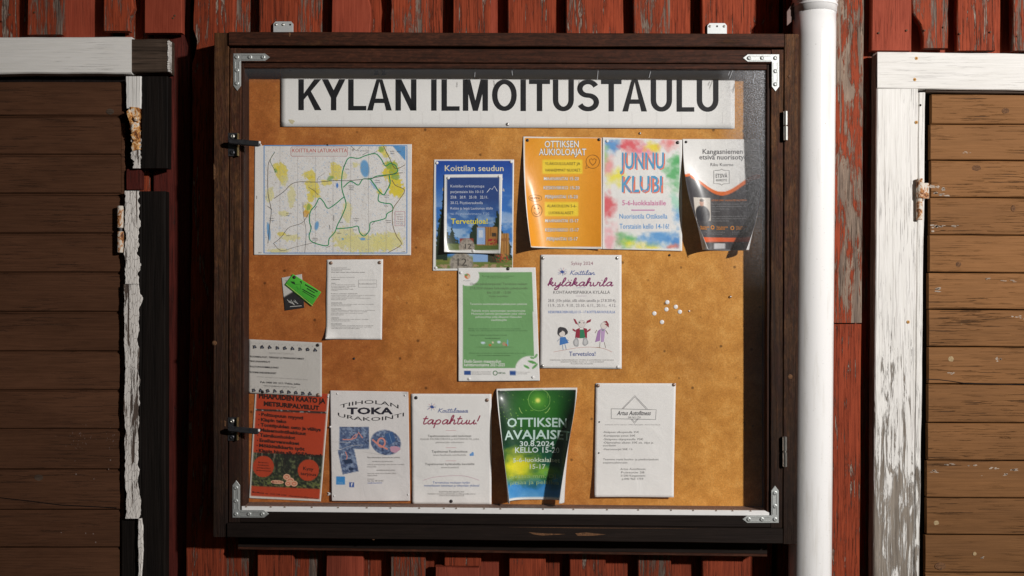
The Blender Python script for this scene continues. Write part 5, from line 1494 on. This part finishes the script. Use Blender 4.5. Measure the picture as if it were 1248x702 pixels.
S.t('Tervetuloa suunnittelemaan paikkakunnan palveluita', 100, 405, 248, 11, LW, 0.012)
for s, x0, x1, y in (('Paikalla myös asiantuntijat seurakunnasta', 110, 395, 284), ('Muistojen kahvila järjestetään joka viikko', 108, 398, 300), ('puheenjohtaja pitää alkusanat tilaisuuden', 130, 375, 317), ('osallistujille', 212, 296, 333)): S.t(s, x0, x1, y, 11, LW, 0.012)
for x0, x1, y in ((92, 370, 378), (92, 408, 388), (100, 298, 412), (180, 262, 429), (96, 398, 508), (140, 315, 520)): S.t('Hanke saa rahoituksen maaseuturahastosta ja kunnalta', x0, x1, y, 7, LG)
S.t('Etelä-Savon maaseudun', 70, 266, 556, 16, WH, 0.03); S.t('kehittämisohjelma 2021-2025', 70, 286, 575, 16, WH, 0.03)
S.para(110, 212, (606, 613, 620), 5, TX, ['Euroopan maaseudun', 'kehittämisen maatalousrahasto', 'Eurooppa investoi']); S.ring(235, 611, 11, 11, 4, (60, 120, 70)); S.t('VIRTAA', 250, 290, 616, 10, (60, 110, 70), 0.03); S.para(351, 420, (608, 617), 5, TX, ['Euroopan unionin', 'osarahoittama'], 0, (420, 405))
S.t('Kylät', 66, 104, 121, 5, TX)
S.done()
S.pin(52, 76, 'pin_white', 0.0040); S.pin(303, 55, 'pin_black', 0.0044); S.pin(96, 642, 'pin_white', 0.0036); S.pin(436, 633, 'pin_white', 0.0036)

# ------------------------------------------------------------------ village cafe poster
cr = (650, 305, 4.683)
S = Sheet('cafe_poster', 'white poster in purple script kyläkahvila with three crayon figures', 'poster', [(659, 310.4), (757.3, 310.8), (757.4, 449.2), (658.2, 448.4)], cr, None, step=3, seed=12, lift=0.0022)
PU = (138, 46, 104); BU = (52, 84, 158)
S.t('Syksy 2024', 216, 340, 84, 19, (150, 90, 110), 0.01)
cursive(S, 'Koittilan', 205, 350, 140, 13, 3.2, BU); cursive(S, 'kyl\u00e4kahvila', 80, 452, 204, 23, 6.2, PU)
S.t('KOHTAAMISPAIKKA KYLÄLLÄ', 114, 437, 248, 17, (90, 88, 92), 0.008)
S.line([(245, 214), (300, 214)], 1.6, (160, 170, 200)); S.line([(242, 261), (302, 261)], 1.6, (150, 120, 150))
S.t('28.8. (10v juhlat, sillä oltiin satoilla jo 27.8.2014),', 84, 472, 295, 17, (110, 104, 112), 0.004); S.t('11.9., 25.9., 9.10., 23.10., 6.11., 20.11.,  4.12.', 86, 472, 323, 17, (110, 104, 112), 0.004)
S.t('KESKIVIIKKOISIN KELLO 15 - 17 KOITTILAN KOULULLA', 86, 466, 359, 14, (96, 130, 196), 0.02)
for a in range(9):
    th = a * 0.72; S.line([(165 + 8 * math.cos(th), 122 + 6 * math.sin(th)), (165 + 26 * math.cos(th), 122 + 24 * math.sin(th))], 1.6, (190, 120, 150) if a % 2 else (90, 110, 170))
S.poly([(150, 122), (165, 114), (180, 126), (165, 132)], (50, 80, 150)); S.line([(140, 138), (160, 128), (178, 138), (190, 128)], 2, BU)
# crayon figures
S.ell(165, 465, 30, 28, (62, 60, 64), wob=0.08); S.ell(164, 476, 17, 17, (226, 218, 212)); S.poly([(152, 496), (182, 494), (202, 528), (150, 542)], (66, 122, 190)); S.line([(166, 540), (170, 570)], 3, (110, 150, 190)); S.line([(180, 536), (188, 566)], 3, (110, 150, 190)); S.line([(150, 505), (135, 520)], 2.5, (110, 130, 160)); S.line([(184, 505), (202, 516)], 2.5, (110, 130, 160))
RD = (150, 40, 62)
S.poly([(228, 390), (240, 394), (256, 425), (240, 418)], RD); S.poly([(330, 392), (326, 408), (300, 418), (306, 402)], RD); S.ell(276, 420, 20, 22, (222, 214, 210)); S.ring(276, 420, 20, 22, 1.2, (150, 140, 140)); S.ell(264, 412, 4, 5, (60, 110, 90)); S.ell(288, 414, 3, 3, (40, 40, 60))
S.poly([(244, 452), (264, 442), (268, 500), (238, 500)], RD); S.poly([(286, 442), (306, 448), (306, 502), (286, 500)], RD); S.poly([(266, 452), (288, 452), (296, 500), (264, 502)], (46, 128, 90)); S.poly([(224, 446), (242, 456), (240, 466), (224, 456)], RD); S.poly([(326, 446), (306, 458), (308, 468), (326, 456)], RD)
S.ell(244, 525, 16, 26, (170, 170, 172), wob=0.1); S.ell(296, 522, 16, 24, (170, 170, 172), wob=0.1); S.ell(244, 525, 9, 18, (200, 200, 200)); S.ell(296, 522, 9, 16, (200, 200, 200))
S.poly([(398, 408), (418, 402), (430, 420), (430, 440), (402, 418)], (140, 44, 56)); S.ell(402, 430, 18, 20, (224, 216, 210)); S.ring(402, 430, 18, 20, 1.2, (150, 140, 140)); S.poly([(386, 446), (410, 450), (402, 522), (386, 524)], (190, 160, 200)); S.poly([(368, 460), (384, 448), (380, 516), (352, 524)], (170, 130, 180)); S.poly([(388, 452), (402, 452), (398, 462)], (70, 130, 90)); S.line([(362, 455), (352, 472)], 3, (120, 90, 70)); S.line([(412, 456), (425, 478)], 3, (120, 90, 70)); S.line([(380, 524), (378, 556)], 2.2, (120, 100, 90)); S.line([(404, 524), (412, 556)], 2.2, (120, 100, 90)); S.line([(360, 552), (385, 556)], 2, (160, 130, 90))
S.line([(115, 580), (180, 568), (260, 555), (330, 552), (400, 560), (448, 580)], 2, (200, 150, 140), smooth=4)
S.t('Tervetuloa!', 204, 354, 602, 24, (74, 92, 156), 0.01)
S.t('Lisätietoja kyläyhdistyksen sivuilta ja puhelimitse numerosta', 96, 458, 628, 7, TX); S.t('Järjestää Koittilan Seutu ry - www.koittila.fi', 155, 400, 639, 7, TX); S.t('Facebook: Koittila', 215, 342, 650, 7, TX)
S.done()
S.pin(55, 45, 'pin_steel', 0.0042); S.pin(477, 45, 'pin_steel', 0.0042); S.pin(52, 660, 'pin_steel', 0.0042); S.pin(482, 664, 'pin_white', 0.0042)

# ------------------------------------------------------------------ spiral-torn grey page
cr = (290, 405, 7.017)
S = Sheet('clipart_page', 'grey-white page with two rows of small dark clip-art animals, left of the board', 'notice', [(303.6, 413.3), (392.6, 417.5), (392.6, 483.2), (303.5, 478.8)], cr, None, step=2.5, seed=13, base=(196, 192, 186), lift=0.0032, wave=0.0008)
IK = (50, 48, 52)
for row, ys in ((0, [122, 124, 126, 131, 133, 137, 142, 144, 150]), (1, [492, 495, 497, 500, 505, 508, 513, 518, 522])):
    for k, y in enumerate(ys):
        x = (142 + k * 64.8) if row == 0 else (136 + k * 60)
        c = IK if k % 3 else (60, 58, 60)
        S.ell(x, y, 14, 15, c, 0.3, n=9, wob=0.22); S.ell(x + 12, y + 6, 9, 8, c, 0.2, n=8, wob=0.2); S.ell(x - 8, y + 12, 5, 6, c); S.ell(x + 3, y + 3, 5, 5, (120, 130, 150), n=7); S.line([(x - 22, y - 28), (x - 18, y - 34)], 3, (130, 126, 122)); S.line([(x + 12, y - 22), (x + 16, y - 28)], 2.5, (130, 126, 122))
S.t('REMONTTIAPUA', 270, 480, 182, 14, (176, 172, 168), 0.0, slope=0.04)
for s, x1, y in (('*KUORMALAVAT, TERRASSIT JA PIENRAKENTAMISET', 570, 212, ), ('*IKKUNANPESUT', 280, 252), ('*POLTTOPUUHOMMIA JA PIHAT', 352, 298), ('*KODINKONEASENNUKSET', 332, 346)):
    S.t(s, 103, x1, y, 14, IK, 0.035, slope=0.045)
S.t('Soita arkisin tai laita viesti vaikka heti', 170, 600, 382, 10, (170, 166, 162), 0, slope=0.06)
S.t('Puh: 0400 301 213 / Pekka, Jukka', 196, 536, 432, 15, IK, 0.03, slope=0.05); S.t('kotiapu.koittila@gmail.com, kysy lisää rohkeasti', 225, 500, 458, 9, (90, 88, 88), 0.01, slope=0.05)
S.done()
S.pin(684, 109, 'pin_black', 0.0044); S.pin(688, 533, 'pin_brown', 0.0046); S.pin(215, 508, 'pin_black', 0.0040)

# ------------------------------------------------------------------ orange forestry poster
cr = (290, 470, 4.683)
def paint_for(X, Y, U, V):
    o = (178, 62, 30)
    c = solid(X, o)
    yy = (V - 0.575) * 600
    x = U * 420; y = V * 600
    ph = band(V, 0.572, 0.885, 0.01)
    n = fbm(x / 9, y / 12, 31); n2 = fbm(x / 5, y / 60, 12, 3)
    f = solid(X, (34, 40, 28)); f = lay(f, np.clip((n - 0.5) * 5, 0, 1), (92, 98, 66)); f = lay(f, (n2 > 0.56) * np.clip(1.1 - (V - 0.57) * 4, 0, 1), (30, 28, 24)); f = lay(f, (vnoise(x / 7, y / 300, 77) > 0.8) * np.clip(1 - (V - 0.57) * 4.5, 0, 1) * 0.8, (140, 130, 110))
    f = lay(f, np.clip((fbm(x / 12, y / 6, 51) - 0.52) * 8, 0, 1) * np.clip((V - 0.75) * 10, 0, 1), (104, 112, 60))
    c = lay(c, ph, f) if False else c * (1 - ph[..., None]) + f * ph[..., None]
    st = band(V, 0.164, 0.184, 0.005); g = solid(X, (40, 40, 36)); g = lay(g, np.clip((vnoise(x / 12, y / 4, 8) - 0.6) * 6, 0, 1), (150, 160, 160))
    c = c * (1 - st[..., None]) + g * st[..., None]
    for (cu, cv, ru, rv) in ((0.172, 0.70, 0.145, 0.100), (0.795, 0.715, 0.145, 0.100)):
        c = lay(c, ellm(U, V, cu, cv, ru, rv, 0.04), o)
    e = 1 - band(U, 0.022, 0.978, 0.008) * band(V, -1, 0.978, 0.006)
    return lay(c, e, (214, 210, 202))
S = Sheet('forestry_poster', 'orange-red poster with a forest photograph, tilted in the lower left corner of the board', 'poster', [(311, 476.5), (401.6, 480), (391.2, 611), (303.8, 606.8)], cr, paint_for, mat='paper', lift=0.0012, seed=14, wave=0.0012)
B0 = (40, 22, 16)
sl = 0.045
# slab-serif captions: the plain letters plus small feet
def slab(s, x0, x1, yb, h, bold=0.04, slope=sl):
    S.t(s, x0, x1, yb, h, B0, bold, slope=slope)
slab('PIHAPUIDEN KAATO JA', 120, 500, 70, 26, 0.085, 0.082)
slab('METSURIPALVELUT', 148, 465, 113, 23, 0.09, 0.082)
for i, (s, x1) in enumerate((('Polttopuun myynti', 374), ('Klapin teko', 278), ('Tonttipuiden osto ja välitys', 474), ('Maisemointihakkuut', 390), ('Taimikonhoidot', 328), ('Ensiharvennukset', 352), ('Mökkitalkkarin työt', 382), ('Klapin hinta alk. 45€/irto m³', 478))):
    y = 172 + i * 29.4; x0 = 134 - i * 2.0
    slab(s, x0, x1, y, 18, 0.085, 0.085); S.ell(x0 - 11, y - 8, 3.4, 3.4, B0)
slab('Kysy', 374, 432, 480, 19, 0.035, 0.08); slab('tarjous', 358, 448, 508, 17, 0.035, 0.08)
for k, (s, a, b_) in enumerate((('Ilmainen', 118, 174), ('kotikäynti', 116, 176), ('arkipuiden', 110, 186), ('tarkastukseen', 104, 190))): slab(s, a, b_, 440 + k * 15, 8, 0.02, 0.06)
slab('MatiMetsä oy   010 278 1254   metsäpalvelu@gmail.com', 84, 460, 610, 9, 0.015, 0.10)
PK = (214, 165, 135)
for (cx, cy, r) in ((280, 520, 17), (300, 542, 19), (322, 558, 16), (288, 558, 14)): S.ell(cx, cy, r + 4, r * 0.8 + 4, PK); S.ring(cx, cy, r * 0.7, r * 0.5, 3, (196, 68, 32), 12)
S.ell(226, 549, 38, 11, PK, 0.05); S.t('Mets-Tuk', 196, 254, 554, 11, (150, 50, 30), 0.02)
S.done()
S.pin(516, 62, 'pin_white', 0.0026)

# ------------------------------------------------------------------ excavation contractor's page
cr = (395, 465, 4.53)
def paint_toka(X, Y, U, V):
    c = solid(X, (222, 218, 216))
    def photo(m, sd, a, b_):
        nonlocal c
        n = fbm(X / 12, Y / 10, sd); f = solid(X, (82, 100, 136)); f = lay(f, np.clip((n - 0.42) * 4, 0, 1), (140, 156, 182)); f = lay(f, np.clip((fbm(X / 7, Y / 7, sd + 5) - 0.55) * 5, 0, 1), (52, 62, 92))
        c = c * (1 - m[..., None]) + f * m[..., None]
    photo(rectm(X, Y, 86, 248, 250, 370, 3), 3, 0, 0)
    photo(ellm(X, Y, 342, 335, 84, 68, .04, 0.25), 9, 0, 0)
    dx, dy = X - 135, Y - 435; rx = dx * math.cos(-0.2) + dy * math.sin(-0.2); ry = -dx * math.sin(-0.2) + dy * math.cos(-0.2)
    photo(band(rx, -45, 45, 3) * band(ry, -68, 68, 3), 15, 0, 0)
    return lay(lay(c, rectm(X, Y, 70, 520, 117, 565, 2), (60, 140, 205)), rectm(X, Y, 142, 553, 168, 579, 2), (56, 92, 164))
S = Sheet('contractor_page', 'white page reading TIIHOLAN TOKA URAKOINTI with three bluish digger photographs', 'notice', [(402.8, 475.8), (497.8, 477.2), (500, 609.8), (405, 609.6)], cr, paint_toka, seed=15, wave=0.004, lift=0.002, dog=[(1, 0, 8, 0.004)])
S.t('TIIHOLAN', 90, 412, 148, 20, INK, 0.02, arc=-26); S.t('TOKA', 128, 382, 178, 34, (34, 32, 44), 0.065); S.t('URAKOINTI', 78, 442, 190, 20, INK, 0.02, arc=26)
OR = (214, 140, 128)
S.line([(105, 318), (150, 318), (178, 308), (192, 278), (215, 310)], 6, OR); S.line([(150, 318), (165, 300), (180, 288)], 4, OR); S.ring(318, 335, 20, 24, 9, OR, 14); S.line([(268, 318), (300, 345), (352, 372)], 9, OR); S.poly([(335, 290), (378, 275), (398, 325), (358, 350)], (58, 92, 140)); S.line([(340, 310), (385, 300)], 2, (130, 160, 190)); S.line([(360, 283), (375, 335)], 2, (130, 160, 190)); S.ell(392, 372, 28, 18, (196, 150, 170), wob=0.1)
S.line([(120, 385), (130, 412), (122, 440)], 5, OR); S.poly([(108, 430), (150, 425), (160, 448), (118, 452)], (40, 56, 84)); S.ell(152, 480, 14, 9, (40, 56, 84)); S.line([(96, 400), (112, 398)], 3, (190, 200, 215))
S.t('f', 150, 162, 575, 19, (226, 226, 228), 0.05); S.t('Toka', 76, 108, 560, 9, (160, 200, 225))
S.t('Maanrakennuksen ammattilaisen palvelut', 240, 420, 421, 9, TB, 0.01)
for x0, x1, y in ((268, 382, 442), (240, 445, 459), (240, 290, 471), (290, 392, 490), (242, 398, 508), (242, 296, 519), (242, 280, 538)): S.t(random.choice(wl2[1:]), x0, x1, y, 7.5, TX, 0.004)
S.t('Tatu Toka  040 123 4567', 242, 330, 549, 8, TB, 0.01); S.t('toka@tokaurakointi.fi', 242, 322, 560, 8, (80, 110, 180), 0.01)
S.line([(42, 330), (90, 332), (150, 335)], 1.6, (196, 192, 190)); S.line([(42, 385), (90, 372), (150, 352), (215, 348)], 1.6, (196, 192, 190)); S.line([(215, 385), (290, 398), (330, 405)], 1.8, (190, 186, 184))
S.done()
S.pin(37, 248, 'pin_white', 0.0026); S.pin(75, 66, 'pin_white', 0.0022); S.pin(448, 75, 'pin_white', 0.0022); S.pin(60, 628, 'pin_white', 0.0022); S.pin(466, 622, 'pin_white', 0.0022)

# ------------------------------------------------------------------ 'tapahtuu!' page
cr = (495, 470, 4.68)
S = Sheet('events_page', 'white page in red and blue script Koittilassa tapahtuu! on the lower row', 'notice', [(501.5, 479.7), (599, 480), (599, 614), (502.8, 613.6)], cr, None, step=3, seed=16, wave=0.003, lift=0.002)
cursive(S, 'Koittilassa', 178, 352, 152, 12, 3.4, (56, 84, 150)); cursive(S, 'tapahtuu!', 92, 418, 218, 25, 6.4, (150, 44, 78))
for a in range(9):
    th = a * 0.72 + 0.3; S.line([(148 + 8 * math.cos(th), 120 + 6 * math.sin(th)), (148 + 26 * math.cos(th), 120 + 22 * math.sin(th))], 1.6, (190, 100, 120) if a % 2 else (90, 110, 170))
S.poly([(134, 120), (148, 110), (162, 124), (148, 130)], (56, 84, 150)); S.line([(120, 136), (136, 124)], 2, (56, 84, 150))
for y in (254, 352, 427): S.line([(228, y), (286, y)], 1.8, (200, 130, 140))
S.t('Tapahtumatiedot sekä tiedotteet', 124, 372, 291, 12, TB, 0.015); S.t('löytyvät FACEBOOKISTA ja KOTISIVUILTA, jotka', 82, 416, 308, 11, TX, 0.004); S.t('päivitetään viikoittain', 170, 328, 326, 10, TX, 0.004)
S.t('Tapahtumat Facebookissa:', 146, 352, 380, 13, TB, 0.015); S.t('www.facebook.com/koittila', 155, 342, 398, 10, TX, 0.004); S.poly([(362, 388), (372, 384), (376, 376), (386, 380), (386, 398), (364, 400)], (110, 160, 215))
S.t('Tapahtumat kylätalolla keväällä:', 108, 392, 451, 12, TB, 0.015); S.t('www.koittila.fi', 200, 300, 469, 10, TX, 0.004)
S.line([(98, 538), (160, 520), (250, 512), (340, 514), (418, 538)], 1.8, (196, 150, 170), smooth=4)
S.t('Tervetuloa mukaan kylän', 152, 364, 556, 12, (88, 116, 176), 0.015); S.t('monenlaiseen toimintaan ja viihtymään yhdessä!', 104, 418, 573, 12, (88, 116, 176), 0.015)
S.t('KOITTILAN SEUTU RY', 190, 332, 607, 8, TB, 0.004); S.t('Kylätalon varaukset puhelimella tai sähköpostilla seuran', 126, 396, 618, 8, TX); S.t('www.koittilanseutu.fi', 190, 330, 628, 8, TX)
S.done()
S.pin(57, 68, 'pin_black', 0.0044); S.pin(461, 82, 'pin_brown', 0.0048); S.pin(257, 657, 'pin_black', 0.0044)

# ------------------------------------------------------------------ green and blue opening poster
cr = (595, 460, 4.383)
def paint_ava(X, Y, U, V):
    x = U * 420; y = V * 590
    c = solid(X, (14, 30, 24))
    c = lay(c, ellm(x, y, 215, 150, 230, 230, 1.2), (22, 84, 34)); c = lay(c, ellm(x, y, 210, 90, 130, 120, 1.1) * 0.7, (60, 130, 44)); c = lay(c, ellm(x, y, 216, 66, 40, 40, 1.0) * 0.7, (110, 180, 60))
    c = lay(c, ellm(x, y, 215, 66, 12, 12, 1.0), (245, 245, 120))
    c = lay(c, np.clip((V - 0.42) * 4, 0, 1) * 0.7, (20, 100, 84)); j = (fbm(x / 50, y / 40, 6) - 0.5)
    c = lay(c, np.clip(1.3 - np.sqrt(((x - 110) / 130) ** 2 + ((y - 420) / 90) ** 2) + j, 0, 1), (226, 216, 40)); c = lay(c, np.clip(1.1 - np.sqrt(((x - 250) / 110) ** 2 + ((y - 450) / 60) ** 2) + j, 0, 1) * 0.8, (130, 190, 60))
    c = lay(c, np.clip((V - 0.78 + j * 0.2) * 8, 0, 1), (60, 140, 205)); c = lay(c, np.clip((V - 0.9 + j * 0.2) * 8, 0, 1) * 0.4, (150, 200, 230))
    c = lay(c, np.clip((U - 0.75) * 4, 0, 1) * np.clip(1.2 - np.abs(V - 0.35) * 2.5, 0, 1) * 0.7, (12, 26, 20)); c = lay(c, np.clip((0.16 - U) * 6, 0, 1) * (V < 0.5) * 0.6, (10, 26, 20))
    sp = (vnoise(x / 3.2, y / 3.2, 41) > 0.93) * (V < 0.75) * ellm(x, y, 180, 180, 220, 200, 1.0); c = lay(c, sp * 0.7, (180, 230, 90))
    e = 1 - band(U, 0.018, 0.982, 0.006) * band(V, 0.018, 0.978, 0.005)
    return lay(c, e, (235, 234, 231))
S = Sheet('opening_poster', 'dark green and blue poster OTTIKSEN AVAJAISET rolling forward at both lower sides', 'poster', [(605, 473.5), (703.3, 472), (706.5, 608.5), (603.5, 608.5)], cr, paint_ava, mat='glossy', curl=dict(l=2.25, r=3.0, p=0.62, q=2.4, uc=0.5), seed=17, lift=0.002, wave=0.0005)
# the print is laid out on the flat sheet, so lengths are given across its own width
AW = (196, 222, 214)
def A(s, x0, x1, y, h, col=AW, b_=0.03): S.t(s, x0, x1, y, h, col, b_)
S.ring(272, 120, 58, 58, 1.8, (150, 200, 110), 30); S.line([(330, 160), (318, 180), (305, 190)], 2, (190, 230, 130)); S.line([(165, 160), (172, 180), (182, 192)], 2, (190, 230, 130))
A('OTTIKSEN', 98, 424, 262, 46); A('AVAJAISET', 76, 456, 327, 46); A('30.8.2024', 168, 352, 366, 26, (210, 226, 222), 0.024); A('KELLO 15-20', 142, 382, 400, 28, (210, 226, 222), 0.024)
A('5-6-luokkalaiset', 130, 385, 450, 22, (200, 214, 190), 0.024); A('15-17', 222, 306, 487, 24, (200, 214, 190), 0.024)
A('Luvassa mm. DJ,', 98, 372, 535, 20, (150, 180, 110), 0.016); A('pitsaa ja pelailua', 110, 380, 568, 20, (150, 180, 130), 0.016)
S.done()
S.pin(57, 72, 'pin_black', 0.0022); S.pin(465, 70, 'pin_black', 0.0022)

# ------------------------------------------------------------------ typed page with a triangle logo
cr = (715, 455, 4.383)
S = Sheet('price_page', 'white typed price page with a triangle logo at the lower right of the board', 'notice', [(726, 466.8), (823.4, 467), (820, 604.6), (724, 604.2)], cr, None, step=3, seed=18, lift=0.003, wave=0.002, bot=0.009)
LN = (96, 94, 96)
S.line([(188, 188), (256, 118), (324, 190)], 2, LN); S.line([(194, 188), (256, 125), (316, 190)], 2, LN); S.line([(234, 242), (254, 266), (276, 240)], 2, LN); S.line([(240, 242), (254, 259), (270, 240)], 2, LN)
S.line([(130, 188), (370, 193), (366, 245), (130, 241)], 2.4, LN, closed=True); S.line([(130, 241), (130, 188)], 2.4, LN)
S.t('Artus Autofitness', 160, 342, 222, 22, (70, 68, 72), 0.028, shear=0.35); S.t('040 963 1759', 220, 288, 239, 10, TB, 0.012)
S.t('PUHDAS AUTO ON ILO OMISTAJALLEEN - MYÖS TALVELLA', 98, 392, 276, 6, TX)
for s, x1, y in (('-Sisäpesu ulkopesulla 35€', 278, 317), ('-Kamppanja pesut 50€', 258, 336), ('-Sisäpesu täyspesulla 70€', 300, 355), ('-Öljynvaihto alkaen 35€ sis. öljyt ja', 354, 373), ('suodatin', 154, 388), ('-Vaaransuojat 50€ / h', 242, 408), ('Teemme myös huolto- ja pienkorjaukset', 382, 462), ('sopimushinnoin', 216, 479)):
    S.t(s, 86, x1, y, 10, TB, 0.012)
for s, x0, x1, y in (('Artus Autofitness', 178, 312, 513), ('Puistotie 28', 182, 306, 531), ('51200 Kangasniemi', 180, 310, 548), ('p.040 963 1759', 186, 300, 565)): S.t(s, x0, x1, y, 10, TB, 0.012)
S.done()
S.pin(60, 65, 'pin_brown', 0.0048); S.pin(464, 60, 'pin_brown', 0.0046); S.pin(67, 258, 'pin_black', 0.0020); S.pin(64, 423, 'pin_black', 0.0020)

# ------------------------------------------------------------------ spare pins on the bare board
def spare(px, py, label, kind='pin_white', r=0.0056, dome=0.0008, group='white pins in a loose cluster on bare board'):
    p = W(px, py, YCORK - 0.0006)
    o = pin_mesh(p, kind, r, dome, 'drawing_pin')
    tag(o, label, 'drawing pin', group)
spare(813.3, 368.3, 'flat white pin at the top of the loose cluster on the bare fibreboard')
spare(812.2, 377.0, 'flat white pin directly under the topmost pin of the loose cluster')
spare(823.6, 373.9, 'flat white pin of the cluster, upper one of the pair at its right side')
spare(828.6, 380.0, 'flat white pin of the cluster farthest to the right')
spare(797.5, 382.0, 'flat white pin of the cluster farthest to the left')
spare(806.8, 392.5, 'flat white pin at the bottom of the loose cluster')
spare(890, 361.7, 'small steel ball-headed pin alone on the bare board near the right frame', 'pin_steel', 0.0036, 0.005, None)
spare(840, 379, 'tiny white pin just right of the white pin cluster', 'pin_white', 0.0022, 0.002, None)
spare(780, 162.5, 'tiny steel tack under the heading strip above the watercolour poster', 'pin_steel', 0.0034, 0.003, None)
spare(431.5, 437, 'small dark pin stuck in bare board right of the clip-art page', 'pin_black', 0.0030, 0.003, None)
spare(655, 461, 'small dark pin on bare board above the green and blue poster', 'pin_black', 0.0024, 0.002, None)
spare(816, 311, 'small dark pin on bare board just under the watercolour poster', 'pin_black', 0.0030, 0.003, None)
# a white moth and two bent staples left on the board
def scrap(name, label, cat, px, py, pts, y, mat='pin_white'):
    bm = bmesh.new()
    for P in pts:
        prism(bm, [(px + a, py + b_) for a, b_ in P], y, 0.002, 0.0003)
    o = obj(name, bm, MAT[mat]); tag(o, label, cat)
scrap('paper_scrap', 'tiny white torn scrap on the board left of the digger page', 'paper scrap', 402, 602, [[(-3, -2), (3, -0.6), (3, 0.4), (-1, 0)], [(-3, 2), (3, 0.5), (2.5, 0.1), (-2, 0.6)]], YCORK - 0.004)
scrap('moth', 'small pale moth resting on the shaded inner side by the right frame', 'moth', 924.5, 263.5, [[(-3, -1.2), (3, -0.3), (3.4, 0.6), (0, 1.6), (-2.5, 1.0)]], -0.066)
tag(ld_.o, kind='thing'); tag(rd.o, kind='thing'); tag(wall.o, kind='thing')
